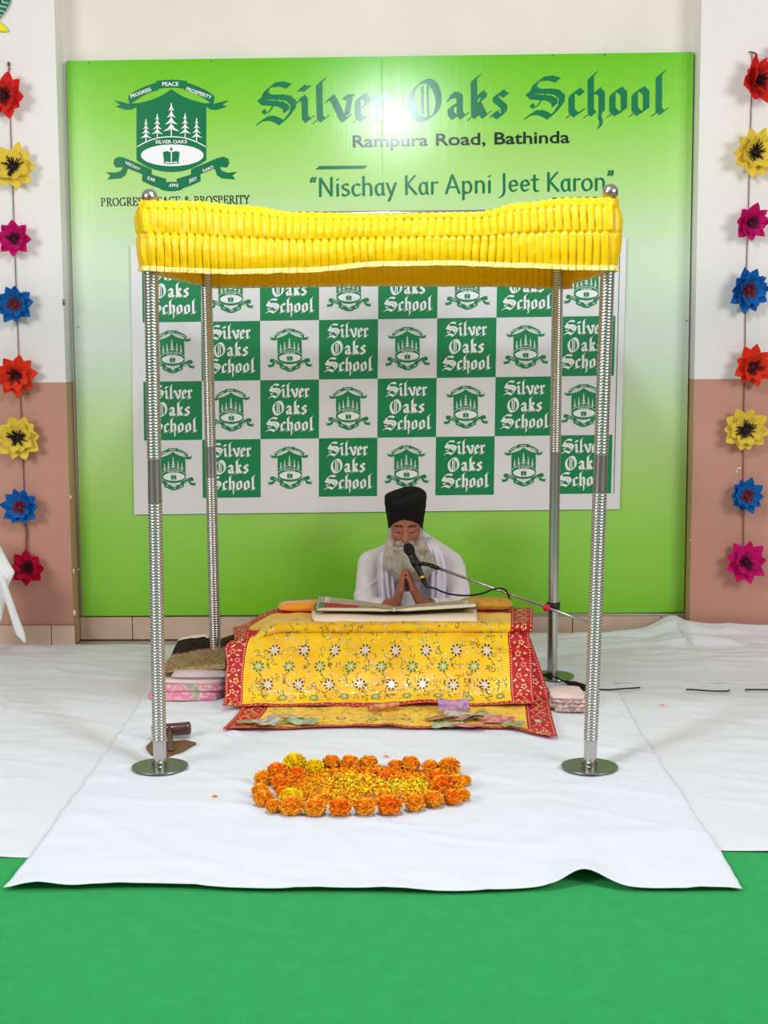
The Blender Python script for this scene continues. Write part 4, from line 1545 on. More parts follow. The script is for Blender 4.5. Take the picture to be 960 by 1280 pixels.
b.grid(fur_top, 40, 24)
b.grid(lambda u, v: Vector(fur_top(u, v)) * Vector((1, 1, 0)).length * 0 + Vector((fur_top(u, v)[0], fur_top(u, v)[1], .135 - .018 * (1 - u))), 40, 24)
b.build('cushion_body', M_fur, t)
b = MB(); rnd = random.Random(5)
for _ in range(5200):
    u, v = rnd.random(), rnd.random() ** 1.3
    p = Vector(fur_top(u, v)) + Vector((0, 0, -.03 * rnd.random() * (1 if v < .06 else 0)))
    L = rnd.uniform(.010, .020)
    d = Vector((rnd.uniform(-.6, .2) - .2 * (1 - u), rnd.uniform(-.9, .1) - .4 * (v < .1), rnd.uniform(.25, .9))).normalized() * L
    s_ = Vector((rnd.uniform(-1, 1), rnd.uniform(-1, 1), 0)).normalized() * .0011
    b.add([p - s_, p + s_, p + d], [(0, 1, 2)], 0 if rnd.random() < .7 else 1)
o = b.build('fur', [M_fur, M_fur2], t); o['kind'] = 'stuff'

# dark brown bag slumped behind the fur cushion
M_bag = mat('dark_brown_leather', (58, 40, 32), 0.75, spec=.15, var=(44, 30, 25), var_scale=14, bump=.1, bump_scale=40)
bg0 = P(204, 822, 6.3); bg1 = P(302, 800, 6.3)
t = thing('leather_bag', 'dark brown bag lying slumped behind the fur cushion', 'bag', ((bg0.x + bg1.x) / 2, 6.32, .01))
b = MB()
top_px = [(204, 834), (212, 824), (222, 803), (238, 799.5), (255, 798), (262, 801.5), (272, 803), (284, 799), (294, 794), (304, 806)]


def bag(u, v):
    px = lerp(205, 304, u)
    tz = P(px, pw(top_px, px), 6.30).z
    an = lerp(-.15, pi + .15, v)
    y = 6.32 - .11 * cos(an) * (1 if abs(cos(an)) < .7 else .98)
    z = .012 + (tz - .012) * max(0, min(1, sin(an) * 1.15 + .04)) ** .55
    x = P(px, 820, 6.3).x
    return (x + .004 * nz(px * .2, v * 5), y, max(.012, z) + .004 * nz(px * .15, v * 3, 5))


b.grid(bag, 40, 22)
for u in (0, 1):
    ring = [bag(u, v / 22) for v in range(23)]
    b.add(ring, [list(range(23))])
b.build('bag_body', M_bag, t)
b = MB()
p0 = P(216, 828, 6.19)
b.tube([p0 + Vector((0, 0, .02)), p0 + Vector((.012, -.004, .024)), p0 + Vector((.014, -.004, -.012)), p0 + Vector((.002, 0, -.016)), p0 + Vector((0, 0, .02))], .0028, 8)
b.build('buckle', M_chrome, t)
b = MB()
b.grid(lambda u, v: Vector(bag(lerp(.10, .56, u), lerp(.46, .62, v))) + Vector((0, .006, .007)), 24, 8)
tag(b.build('white_napkin', M_cream_cloth, origin=P(245, 800, 6.32), solid=.002), 'white cloth edge tucked along the top of the dark brown bag', 'cloth')

# folded quilt on the right
rx0, rx1 = P(687, 890, 5.6).x, P(731, 890, 5.6).x
rcx, rw = (rx0 + rx1) / 2, rx1 - rx0
t = thing('folded_quilt', 'pale pink quilt with brown marbled edges folded right of the book stand', 'quilt', (rcx, 5.6, .02), 'folded floral quilts')
for k, (zz, h, dx) in enumerate(((.027, .016, .0), (.042, .015, -.004), (.057, .015, .002))):
    b = MB(); slab(b, (rcx + dx + .005 * (k == 0), 5.595 + .008 * k, zz), (rw, .20, h), 0, k * 2.9 + 1, .008); b.build('fold_layer', M_stripeq, t)
b = MB(); slab(b, (rcx - .003, 5.62, .071), (rw - .006, .19, .014), 0, 7.7, .008); b.build('fold_layer', M_palepink, t)

# wooden mallet and board behind the left front pole
M_mallet = mat('reddish_brown_wood', (92, 56, 42), 0.3, var=(70, 40, 30), var_scale=18, stretch=(1, 8, 8), coat=.4)
M_board = mat('brown_board_wood', (128, 90, 52), 0.55, var=(104, 72, 40), var_scale=12, stretch=(1, 7, 1))
b = MB()
pts = [G(182.5, 936, .018), G(189, 944, .018), G(205, 948, .018), G(218, 945, .018), G(245, 931, .018), G(232, 928, .018), G(205, 930, .018), G(190, 929, .018)]
n = len(pts)
b.add(pts + [p + Vector((0, 0, .010)) for p in pts], [list(range(n - 1, -1, -1)), list(range(n, 2 * n))] + [(i, (i + 1) % n, n + (i + 1) % n, n + i) for i in range(n)])
tag(b.build('wooden_board', M_board, origin=pts[3], smooth_shade=False), 'thin brown wooden board on the sheet behind the left front pole', 'board')
t = thing('wooden_mallet', 'dark brown wooden cylinder with a peg handle lying on the brown board', 'mallet', G(214, 935, .028))
c0, c1 = P(190, 923, 5.10), P(238.5, 923, 5.14)
RM = .0245; zc = .028 + RM
c0.z = zc; c1.z = zc
ax = (c1 - c0); rot = Vector((0, 0, 1)).rotation_difference(ax.normalized()).to_matrix(); L = ax.length
b = MB(); b.lathe([(RM * .8, 0), (RM, .004), (RM * 1.04, .010), (RM, .016), (RM * .97, L / 2), (RM, L - .016), (RM * 1.04, L - .010), (RM, L - .004), (RM * .8, L)], c0, 28, rot=rot)
sharp(b.build('head', M_mallet, t), 50)
k0 = c0.lerp(c1, .46) + Vector((0, -.012, .006)); k1 = G(214, 942, .020) + Vector((.0, -.0, .012))
b = MB(); b.tube([k0, k0.lerp(k1, .3), k0.lerp(k1, .75), k0.lerp(k1, .92), k1, k1 + (k1 - k0).normalized() * .008], [.012, .011, .0095, .012, .013, .006], 16)
b.build('handle', M_mallet, t)

# ------------------------------------------------------------------ banknotes on the lower cloth
def note_mat(name, c, c2):
    return mat(name, c, .6, var=c2, var_scale=45, lo=.42, hi=.6)


NM = {'olive': note_mat('olive_note', (176, 172, 128), (140, 140, 100)), 'grey': note_mat('grey_note', (206, 198, 180), (160, 156, 150)), 'orange': note_mat('orange_note', (222, 160, 110), (190, 104, 60)),
      'purple': note_mat('purple_note', (196, 150, 180), (150, 104, 150)), 'pink': note_mat('pink_note', (226, 150, 150), (196, 90, 110)), 'brown': note_mat('brown_note', (192, 150, 120), (150, 104, 80)),
      'mint': note_mat('mint_note', (190, 206, 170), (140, 168, 130))}
notes = [(316, 907, 'olive', .2, .5, 'flat olive banknote, the outermost at the left end of the lower cloth'), (336, 909, 'grey', .9, 1.2, 'grey folded banknote standing up beside the flat olive note'),
         (363, 901, 'grey', -.3, 1.0, 'pale grey crumpled banknote near the crumpled upper hem, topmost of the left heap'), (378, 906, 'mint', -.4, .8, 'pale mint banknote curled on the red hem of the left heap'),
         (479, 890, 'orange', .35, 1.6, 'orange brown banknote rolled up under the middle of the upper hem'),
         (567, 892, 'purple', .1, .7, 'purple banknote leaning against the upper red hem'), (552, 901, 'brown', .3, .6, 'brown pink banknote under the purple note'),
         (573, 899, 'grey', -.2, .9, 'pale grey banknote beneath the purple one, folded'), (584, 902, 'brown', .6, 1.0, 'brown folded banknote in the middle of the right heap'),
         (560, 909, 'mint', .05, .3, 'pale mint banknote lying flat, nearest the red front hem'), (585, 910, 'pink', -.1, .4, 'salmon banknote lying flat between mint note and pink note'),
         (606, 901, 'olive', -.7, 1.1, 'olive folded banknote left of the bright pink one'), (623, 905, 'pink', -.25, .4, 'bright pink banknote on the right part of the heap'),
         (641, 910, 'olive', -.8, 1.0, 'small dark olive banknote at the right end of the heap')]


def cloth_z(x, y):
    """height of the lower cloth on the floor part"""
    best = None
    for j in range(24):
        v = lerp(.62, 1, j / 23)
        p = lc.raw(.5, v)
        if best is None or abs(p.y - y) < best[0]:
            best = (abs(p.y - y), v)
    r = lc.raw(0, best[1]); q = lc.raw(1, best[1])
    u = (x - r.x) / (q.x - r.x)
    return lc.S(u, best[1]).z


for i, (px, py, c, rz, fold, lab) in enumerate(notes):
    p = G(px, py, .034)
    p.z = cloth_z(p.x, p.y) + .006
    b = MB(); rnd = random.Random(i + 3)
    W2, H2 = (.062, .031) if 'small' not in lab else (.042, .026)
    ph = rnd.uniform(0, 6)
    def nf(u, v):
        x, y = (u - .5) * 2 * W2, (v - .5) * 2 * H2
        z = .012 * fold * abs(sin(u * (2.4 + fold) + ph)) + .010 * fold * (v ** 2 if i % 2 else (1 - v) ** 2) + .003 * nz(u * 4, v * 4, i)
        if fold > 1.4:
            an = (v - .5) * 5.2; y = .014 * sin(an); z = .016 - .014 * cos(an) + .004 * u
        if i == 5 or i == 12:
            z += .55 * (y + H2) * (.9 if i == 5 else .45); y *= .85
        return (p.x + x * cos(rz) - y * sin(rz), p.y + (x * sin(rz) + y * cos(rz)) * .9, p.z + z)
    b.grid(nf, 16, 10)
    tag(b.build('banknote', NM[c], origin=p, solid=.0012), lab, 'banknote', 'banknotes offered on the lower yellow cloth')

# ------------------------------------------------------------------ the seated reader
M_skin = mat('brown_skin', (168, 104, 82), 0.5, spec=.35, var=(156, 92, 72), var_scale=25)
M_lip = mat('lip_skin', (122, 66, 58), 0.5)
M_turban = mat('black_turban_cotton', (17, 17, 20), 0.85, spec=.2, bump=.15, bump_scale=90)
M_kurta = mat('white_kurta_cotton', (226, 221, 228), 0.85, spec=.15)
M_stole = mat('pale_lilac_stole', (224, 222, 240), 0.8, spec=.15)
M_pyjama = mat('white_pyjama_cotton', (222, 218, 222), 0.85, spec=.15)
M_beard = mat('grey_white_hair', (196, 190, 180), 0.8, spec=.2, var=(158, 150, 138), var_scale=14, stretch=(14, 14, 1))
M_mous = mat('grey_hair', (190, 180, 172), 0.8, spec=.2, var=(120, 110, 104), var_scale=24, stretch=(2, 2, 8))
M_darkhair = mat('dark_grey_hair', (62, 54, 50), 0.8)
M_eye = mat('eye_lid_shadow', (96, 58, 50), 0.6)
seat = P(511, 800, 6.50); seat.z = 0.0
man = thing('person', 'person in black turban and white kurta seated behind the book, palms joined, long grey beard', 'person', seat)
H = P(507, 657, 6.42)           # centre of the head
TILT = Matrix.Rotation(radians(15), 3, 'X')      # bowed forward


def hd(x, y, z):
    """head coordinates: x right in the picture, y towards the camera, z up"""
    return H + TILT @ Vector((x, -y, z))


SHO = {-1: P(465, 706, 6.52), 1: P(561, 706, 6.52)}
ELB = {-1: P(459, 765, 6.40), 1: P(574, 765, 6.40)}
WRI = {-1: P(494, 756, 6.235), 1: P(527, 756, 6.235)}
CHEST = P(511, 728, 6.52); NECK = P(509, 692, 6.49)
b = MB()
# skull, jaw, face
b.ell(hd(0, -.01, .012), (.074, .092, .098), 0, TILT)
b.ell(hd(0, .034, -.030), (.062, .056, .074), 0, TILT)
b.ell(hd(0, .050, -.076), (.040, .036, .034), 0, TILT)
b.capsule(hd(-.034, .062, .026), hd(.034, .062, .026), .015, .015)      # brow
for s_ in (-1, 1):
    b.ell(hd(s_ * .040, .058, -.022), (.022, .022, .022), 0, TILT)      # cheek bones
    b.ell(hd(s_ * .031, .066, .006), (.015, .012, .011), 0, TILT)       # closed lids
    b.ell(hd(s_ * .073, -.022, -.020), (.008, .018, .030), 0, TILT)     # ears
b.capsule(hd(0, .076, .014), hd(0, .102, -.031), .0110, .0165)           # nose ridge
b.ell(hd(-.011, .090, -.036), (.010, .012, .009), 0, TILT); b.ell(hd(.011, .090, -.036), (.010, .012, .009), 0, TILT)
b.capsule(hd(0, -.01, -.05), NECK, .055, .058)
# trunk
PEL = Vector((seat.x, 6.56, .12))
b.capsule(NECK, CHEST + Vector((0, 0, .05)), .05, .09)
b.ell(CHEST, (.165, .10, .14)); b.ell(CHEST.lerp(PEL, .55), (.15, .105, .15)); b.ell(PEL, (.165, .125, .10))
for s_ in (-1, 1):
    b.capsule(CHEST + Vector((s_ * .06, 0, .05)), SHO[s_], .075, .058)
    b.capsule(SHO[s_], ELB[s_], .050, .040)
    b.capsule(ELB[s_], WRI[s_], .040, .030)
    knee = Vector((seat.x + s_ * .33, 6.36, .10)); foot = Vector((seat.x - s_ * .10, 6.24, .055))
    b.capsule(PEL + Vector((s_ * .08, 0, -.02)), knee, .085, .060)
    b.capsule(knee, foot, .055, .036)
    b.capsule(foot, foot + Vector((-s_ * .10, -.02, -.012)), .032, .024)
# hands: palms pressed, fingers up
TIP = P(506.5, 704, 6.20)
for s_ in (-1, 1):
    W = WRI[s_]
    K = P(508.5 + s_ * 7.6, 735, 6.215)          # knuckle line centre
    dep = Vector((s_ * .10, 1, .12)).normalized()   # across the palm, from little finger (near) to index (far)
    for i in range(4):
        o = (i - 1.5) * .0205
        kn = K + dep * o
        b.capsule(W + dep * o * .45, kn, .0215, .0135)
        ln = (.060, .077, .085, .078)[i]
        td = (TIP + dep * o * .55 - kn); td.normalize()
        pip = kn + td * ln * .5 + Vector((s_ * .0012, 0, 0))
        end = Vector((TIP.x + s_ * .0085, 0, 0)); tip = kn + td * ln
        tip.x = TIP.x + s_ * (.0080 if i else .0095)
        b.capsule(kn, pip, .0112, .0100); b.capsule(pip, tip, .0098, .0076)
    th0 = W.lerp(K, .35) + dep * .026; th1 = K.lerp(TIP, .05) + dep * .046; th1.x = K.x - s_ * .004
    th2 = K.lerp(TIP, .55) + dep * .048; th2.x = TIP.x + s_ * .011
    b.capsule(th0, th1, .014, .0112); b.capsule(th1, th2, .0105, .008)


def on_floor(me, off):
    for v in me.vertices:
        v.co.z = max(v.co.z, .020 - off.z)


fused('body', b, M_skin, man, .0036, smooth_it=3, post=on_floor)
# eyes, brows, mouth
for s_ in (-1, 1):
    b = MB(); b.tube([hd(s_ * .014, .0800, .001), hd(s_ * .024, .0815, -.0035), hd(s_ * .034, .0795, -.004), hd(s_ * .045, .0735, .0)], [.0012, .0028, .0028, .001], 8); b.build('eye', M_eye, man)
    b = MB(); b.tube([hd(s_ * .010, .0785, .024), hd(s_ * .026, .0800, .031), hd(s_ * .042, .0745, .029), hd(s_ * .054, .063, .022)], [.0026, .0048, .0042, .0016], 8); b.build('eyebrow', M_darkhair, man)
b = MB(); b.ell(hd(0, .086, -.064), (.019, .010, .006), 0, TILT); b.build('mouth', M_lip, man)

# beard, moustache
b = MB()
b.ell(hd(0, .066, -.100), (.056, .034, .046), 0, TILT)
bt = P(511, 731, 6.30); bm = P(513, 708, 6.31)
b.capsule(hd(0, .060, -.105), bm, .062, .078); b.capsule(bm, bt, .074, .032)
for s_ in (-1, 1):
    b.capsule(hd(s_ * .066, .012, -.018), hd(s_ * .060, .036, -.078), .016, .034)
    b.capsule(hd(s_ * .060, .036, -.078), P(512 + s_ * 22, 706, 6.33), .036, .044)
    b.capsule(P(512 + s_ * 22, 706, 6.33), P(512 + s_ * 15, 722, 6.32), .042, .022)
for v_ in b.v:
    if v_.y < 6.27: v_.y = 6.27 + (v_.y - 6.27) * .5


def beard_disp(p, n):
    return .0045 * nz(p.x * 95, p.y * 95, p.z * 7) + .006 * nz(p.x * 30, p.y * 30, p.z * 6) - .002


beard = fused('beard', b, M_beard, man, .0048, beard_disp, smooth_it=8)
b = MB(); rnd = random.Random(21)
for _ in range(900):
    t_ = rnd.random(); sx = rnd.uniform(-1, 1)
    a = P(513 + sx * lerp(24, 12, t_), lerp(684, 722, t_), 6.285 + .05 * abs(sx))
    L = rnd.uniform(.03, .06)
    c = a + Vector((-(sx) * .012 + rnd.uniform(-.008, .008), rnd.uniform(-.012, .006), -L * .5)); d = c + Vector((-(sx) * .008 + rnd.uniform(-.008, .008), rnd.uniform(-.006, .012), -L * .5))
    w = Vector((.0010, 0, 0))
    b.add([a - w, a + w, c + w, c - w, d], [(0, 1, 2, 3), (3, 2, 4)], 0)
o = b.build('beard_strands', M_beard, beard); o['kind'] = 'stuff'
b = MB()
for s_ in (-1, 1):
    b.tube([hd(s_ * .002, .097, -.046), hd(s_ * .016, .096, -.050), hd(s_ * .032, .086, -.056), hd(s_ * .049, .074, -.072), hd(s_ * .062, .060, -.094)], [.010, .0155, .016, .013, .004], 12)
fused('moustache', b, M_mous, man, .003, lambda p, n: .0022 * nz(p.x * 120, p.y * 60, p.z * 60), smooth_it=3)
b = MB(); b.ell(hd(-.002, .094, -.078), (.022, .011, .013), 0, TILT, 14, 8); b.build('chin_patch', M_darkhair, man)

# turban: crossing wraps rising to a broad flat crown
b = MB()
NT, NR = 64, 26


def turb(u, v):
    th = 2 * pi * u
    f = cos(th)                               # 1 = front
    low = -.024 + .094 * max(0, f) ** 1.15 - .008 * max(0, -f)
    hi = .142 + .008 * sin(th) + .004 * sin(th * 3)
    k = min(1, v / .8)
    z = lerp(low, hi, k)
    rx = lerp(.080, .096, smooth(k * 1.1)); ry = lerp(.100, .114, smooth(k))
    if v > .8:
        w = (v - .8) / .2
        z = hi + .012 * sin(w * pi / 2) - .006 * w * w
        q = cos(w * pi / 2) ** .75
        rx *= q; ry *= q
    ridge = 0
    if v <= .86:
        a = (z * 26 + .55 * sin(th) * 2.2 + (.7 * abs(th - pi)))
        fr_ = a - floor(a)
        ridge = .0042 * (fr_ ** .7 - .5) * min(1, v * 8)
    return hd(sin(th) * (rx + ridge), f * (ry + ridge) - .012, z)


b.grid(turb, NT, NR)
b.add([turb(i / NT, 0) for i in range(NT)], [list(range(NT))])
tb_ = b.build('turban', M_turban, man)

# kurta: shirt body and sleeves
b = MB()
b.capsule(NECK + Vector((0, .01, -.025)), CHEST + Vector((0, 0, .02)), .058, .12)
b.ell(CHEST + Vector((0, .0, .0)), (.19, .118, .155)); b.ell(CHEST.lerp(PEL, .5), (.185, .13, .17)); b.ell(PEL + Vector((0, 0, -.02)), (.23, .17, .10))
CUF = {}
for s_ in (-1, 1):
    b.capsule(CHEST + Vector((s_ * .07, 0, .045)), SHO[s_] + Vector((0, 0, 0)), .088, .072)
    b.capsule(SHO[s_], ELB[s_] + Vector((0, 0, .01)), .073, .068)
    b.capsule(P(491, 693, 6.54) if s_ < 0 else P(527, 681, 6.54), SHO[s_] + Vector((0, 0, .003)), .062, .070)
    CUF[s_] = ELB[s_].lerp(WRI[s_], .58 if s_ < 0 else .74)
    b.capsule(ELB[s_] + Vector((0, 0, .01)), ELB[s_].lerp(WRI[s_], .5), .066, .052)
    b.capsule(ELB[s_].lerp(WRI[s_], .5), CUF[s_] - (WRI[s_] - ELB[s_]).normalized() * .02, .052, .042)
    b.capsule(PEL + Vector((s_ * .08, -.05, -.01)), Vector((seat.x + s_ * .22, 6.40, .10)), .10, .075)


def kurta_disp(p, n):
    s_ = 1 if p.x > seat.x else -1
    d = .007 * nz(p.x * 9 + p.z * 5, p.y * 7, p.z * 4 - p.x * 6) + .004 * nz(p.x * 26, p.y * 14, p.z * 9)
    q = (p - SHO[s_]).dot((ELB[s_] - SHO[s_]).normalized())
    d += .006 * max(0, 1 - abs(nz(p.x * 7 + p.z * 9 * s_, p.z * 3, 3)) * 5) - .002
    # creases by the elbows
    e = max(0, 1 - (p - ELB[s_]).length / .13)
    d += .006 * e * sin((p.z * 70 + p.x * 30 * s_))
    return d


kurta = fused('kurta', b, M_kurta, man, .0055, kurta_disp, smooth_it=10, post=on_floor)
b = MB()
for s_ in (-1, 1):
    ax = (WRI[s_] - ELB[s_]).normalized()
    rot = Vector((0, 0, 1)).rotation_difference(ax).to_matrix()
    b.lathe([(.030, -.02), (.045, -.02), (.046, -.004), (.044, .004), (.036, .004), (.030, -.004)], CUF[s_] + ax * .006, 24, rot=rot)
b.build('cuff', M_kurta, kurta)
for s_ in (-1, 1):
    b = MB(); knee = Vector((seat.x + s_ * .33, 6.36, .10)); foot = Vector((seat.x - s_ * .10, 6.24, .055))
    b.capsule(PEL + Vector((s_ * .09, 0, -.03)), knee, .098, .074); b.capsule(knee, foot, .068, .048)
    for v_ in b.v: v_.z = max(v_.z, .014)
    fused('pyjama_leg', b, M_pyjama, man, .009, lambda p, n: .006 * nz(p.x * 14, p.y * 12, p.z * 12), smooth_it=5, post=on_floor)
b = MB()
ax = (WRI[1] - ELB[1]).normalized(); rot = Vector((0, 0, 1)).rotation_difference(ax).to_matrix()
cb = CUF[1] + ax * .018
b.lathe([(.033, -.003), (.037, -.002), (.037, .002), (.033, .003), (.031, 0)], cb, 28, rot=rot)
b.build('steel_bangle', M_chrome, man)

# stole round the neck, one fall on either side of the beard
b = MB()
for s_, pts in ((-1, [(500, 684, 6.57, .02), (489, 681, 6.50, .04), (483, 692, 6.385, .062), (482, 712, 6.355, .072), (483, 735, 6.345, .075), (485, 756, 6.35, .07), (488, 775, 6.355, .066)]),
                (1, [(512, 684, 6.57, .02), (531, 672, 6.50, .045), (541, 684, 6.385, .062), (546, 705, 6.355, .075), (547, 728, 6.345, .078), (546, 752, 6.35, .072), (545, 775, 6.355, .066)])):
    cps = [(P(a, c_, d_), w_) for a, c_, d_, w_ in pts]
    n = len(cps) - 1
    def st(u, v):
        k = min(n - 1, int(v * n)); t_ = v * n - k
        p0, p1, p2, p3 = cps[max(0, k - 1)], cps[k], cps[k + 1], cps[min(n, k + 2)]
        def cr(a, b_, c_, d_): return .5 * (2 * b_ + (c_ - a) * t_ + (2 * a - 5 * b_ + 4 * c_ - d_) * t_ * t_ + (3 * b_ - a - 3 * c_ + d_) * t_ ** 3)
        p = Vector([cr(p0[0][i], p1[0][i], p2[0][i], p3[0][i]) for i in range(3)]); w_ = cr(p0[1], p1[1], p2[1], p3[1])
        x = (u - .5) * w_
        f = .006 * sin(u * 19 + v * 2 * s_) + .004 * nz(u * 4, v * 6, s_)
        return p + Vector((x, abs(x) * .35 + f - .012, 0))
    b.grid(st, 22, 40)
o = b.build('stole', M_stole, man, solid=.003)

# ------------------------------------------------------------------ microphone held on a boom clamped to the back pole
mg = P(511.5, 687, 6.205); mb0 = P(516, 699, 6.185); mb1 = P(527, 720, 6.16); mb2 = P(533.5, 729, 6.15)
mic = thing('microphone', 'black handheld microphone with a gold ring in front of the grey beard', 'microphone', mb0)
M_grille = mat('black_mesh_grille', (28, 27, 26), 0.55, .4, bump=.6, bump_scale=500)
axm = (mb1 - mg).normalized(); rotm = Vector((0, 0, 1)).rotation_difference(axm).to_matrix()
b = MB(); b.lathe([(.004, -.030), (.016, -.026), (.0235, -.012), (.0248, 0), (.0235, .010), (.0195, .020), (.014, .026)], mg, 24, rot=rotm); b.build('grille', M_grille, mic)
b = MB(); b.lathe([(.0205, .012), (.0215, .014), (.0215, .018), (.0205, .020)], mg, 24, rot=rotm); b.build('grille_band', M_black, mic)
Lm = (mb1 - mg).length
b = MB(); b.lathe([(.016, .022), (.0185, .03), (.0165, .06), (.0125, Lm - .005), (.011, Lm)], mg, 20, rot=rotm); b.build('handle', M_black, mic)
b = MB(); b.lathe([(.0115, Lm), (.0125, Lm + .001), (.0125, Lm + .013), (.0115, Lm + .014)], mg, 20, rot=rotm); b.build('gold_ring', M_gold, mic)
b = MB(); b.lathe([(.0105, Lm + .014), (.0105, Lm + .03), (.006, Lm + .052), (.0035, Lm + .06)], mg, 16, rot=rotm); b.build('plug', M_rubber, mic)
ce = mg + axm * (Lm + .055)


def spline(cps, n=10):
    out = []
    for i in range(len(cps) - 1):
        p0, p1, p2, p3 = cps[max(0, i - 1)], cps[i], cps[i + 1], cps[min(len(cps) - 1, i + 2)]
        for k in range(n):
            t = k / n
            out.append(.5 * (2 * p1 + (p2 - p0) * t + (2 * p0 - 5 * p1 + 4 * p2 - p3) * t * t + (3 * p1 - p0 - 3 * p2 + p3) * t ** 3))
    out.append(cps[-1])
    return out


b = MB()
b.tube(spline([ce, P(543, 735.5, 6.13), P(560, 742, 6.12), P(582, 744.5, 6.12), P(602, 742, 6.11), P(615, 737, 6.10), P(626, 735.5, 6.085), P(632, 738, 6.09), P(636, 746, 6.12), P(639, 755, 6.15), P(640, 764, 6.17), P(641, 790, 6.18), P(642, 825, 6.19)]), .0042, 8)
b.build('cable', M_rubber, mic)
kn = P(683, 759, 6.105)
boom = thing('microphone_boom', 'thin chrome microphone arm with red knob clamped to the back right pole', 'microphone stand', kn)
j0 = P(540.5, 707.5, 6.165); tail = P(742, 781, 6.06)
b = MB(); b.tube([j0, kn, tail], .0062, 14); b.build('boom_arm', M_chrome, boom)
b = MB(); b.tube([j0 + (kn - j0).normalized() * .03, j0 + (kn - j0).normalized() * .004, j0 - (kn - j0).normalized() * .022], [.0095, .0105, .008], 14); b.build('arm_sleeve', M_black, boom)
hinge = P(529, 704.5, 6.17)
b = MB(); b.tube([j0 - (kn - j0).normalized() * .018, hinge, P(523, 706, 6.172)], [.008, .010, .009], 12); b.ell(hinge + Vector((0, -.010, .003)), (.008, .004, .008))
cl = mg + axm * .062
b.lathe([(.0175, -.016), (.0205, -.014), (.0195, .018), (.0165, .020)], cl, 20, rot=rotm)
b.build('microphone_clip', M_black, boom)
b = MB(); b.ell(kn + Vector((0, -.016, 0)), (.0175, .013, .0175), nu=24); b.lathe([(.0115, 0), (.013, -.01), (.012, -.012)], kn, 14, rot=Matrix.Rotation(pi / 2, 3, 'X')); b.build('red_knob', M_red_knob, boom)
pb = pl_at(3, P(690, 757, YB).z)
b = MB(); b.lathe([(.0255, -.016), (.031, -.015), (.031, .015), (.0255, .016)], pb, 28); b.tube([kn + Vector((0, .004, .002)), Vector((pb.x - .02, pb.y - .025, pb.z))], [.014, .014], 12)
b.build('clamp', M_black, boom)

# floor cable with its plug
cab = thing('floor_cable', 'black cable with a fat plug lying by the back right pole and under the sheet', 'cable', G(722, 858, .02))
b = MB(); b.tube(spline([G(672, 842, .03), G(685, 844, .034), G(697, 848, .036), G(708, 853, .026)]), .0042, 8)
b.tube(spline([G(733, 861, .024), G(760, 862, .02), G(785, 860.5, .022), G(800, 859.5, .014)]), .0034, 8)
b.tube(spline([G(858, 862, .014), G(866, 862, .022), G(885, 863.5, .022), G(905, 864, .02), G(912, 863, .012)]), .0034, 8)
b.tube(spline([G(932, 862, .012), G(940, 862, .022), G(965, 862, .022), G(990, 862, .02)]), .0034, 8)
b.build('cord', M_rubber, cab)
b = MB(); a_, c_ = G(706, 852, .028), G(734, 861, .026)
b.tube([a_, a_.lerp(c_, .3), a_.lerp(c_, .42), a_.lerp(c_, .9), c_], [.006, .012, .016, .0165, .010], 14); b.build('plug', M_rubber, cab)

# ------------------------------------------------------------------ marigolds
M_mar = {'orange': mat('orange_marigold', (255, 164, 26), .6, spec=.2, var=(255, 188, 52), var_scale=60), 'deep': mat('deep_orange_marigold', (255, 140, 16), .6, spec=.2, var=(255, 162, 34), var_scale=60),
         'yellow': mat('yellow_marigold', (255, 222, 6), .6, spec=.2, var=(255, 226, 30), var_scale=60)}


def marigold_mesh(seed):
    rnd = random.Random(seed)
    b = MB()
    b.ell((0, 0, .029), (.024, .024, .020), 0, None, 14, 8)
    N = 150
    for i in range(N):
        z = 1 - 1.72 * (i + .5) / N
        th = i * 2.39996 + rnd.uniform(-.2, .2)
        r = sqrt(max(0, 1 - z * z))
        n = Vector((r * cos(th), r * sin(th), z * .92 + .03)).normalized()
        R = .0335 * (1 + rnd.uniform(-.06, .10))
        c = Vector((0, 0, .029)) + Vector((n.x * R, n.y * R, n.z * R * .82))
        up = Vector((0, 0, 1))
        t1 = n.cross(up)
        t1 = t1.normalized() if t1.length > .05 else Vector((1, 0, 0))
        t2 = n.cross(t1)
        a = rnd.uniform(-.8, .8)
        t1, t2 = t1 * cos(a) + t2 * sin(a), t2 * cos(a) - t1 * sin(a)
        w = rnd.uniform(.0065, .0095); h = rnd.uniform(.006, .0085)
        base = c - n * .013
        vs = [base - t1 * w * .35, base + t1 * w * .35]
        for k in range(5):
            x = -1 + k * .5
            vs.append(c + t1 * w * x + t2 * h * (.8 - .5 * x * x) + n * rnd.uniform(-.002, .003) * (1 if k % 2 else -.6))
        if min(v.z for v in vs) < .001:
            for v in vs: v.z = max(v.z, .001)
        b.add(vs, [(0, 1, 6, 5, 4, 3, 2)], 0)
    return b


protos = []
for k in range(4):
    o = marigold_mesh(k + 40).build('marigold', M_mar['orange'])
    protos.append(o.data); bpy.data.objects.remove(o)
VAR = {}


def mar_data(k, c):
    if (k, c) not in VAR:
        if c == 'orange': VAR[(k, c)] = protos[k]
        else:
            m = protos[k].copy(); m.materials.clear(); m.materials.append(M_mar[c]); VAR[(k, c)] = m
    return VAR[(k, c)]


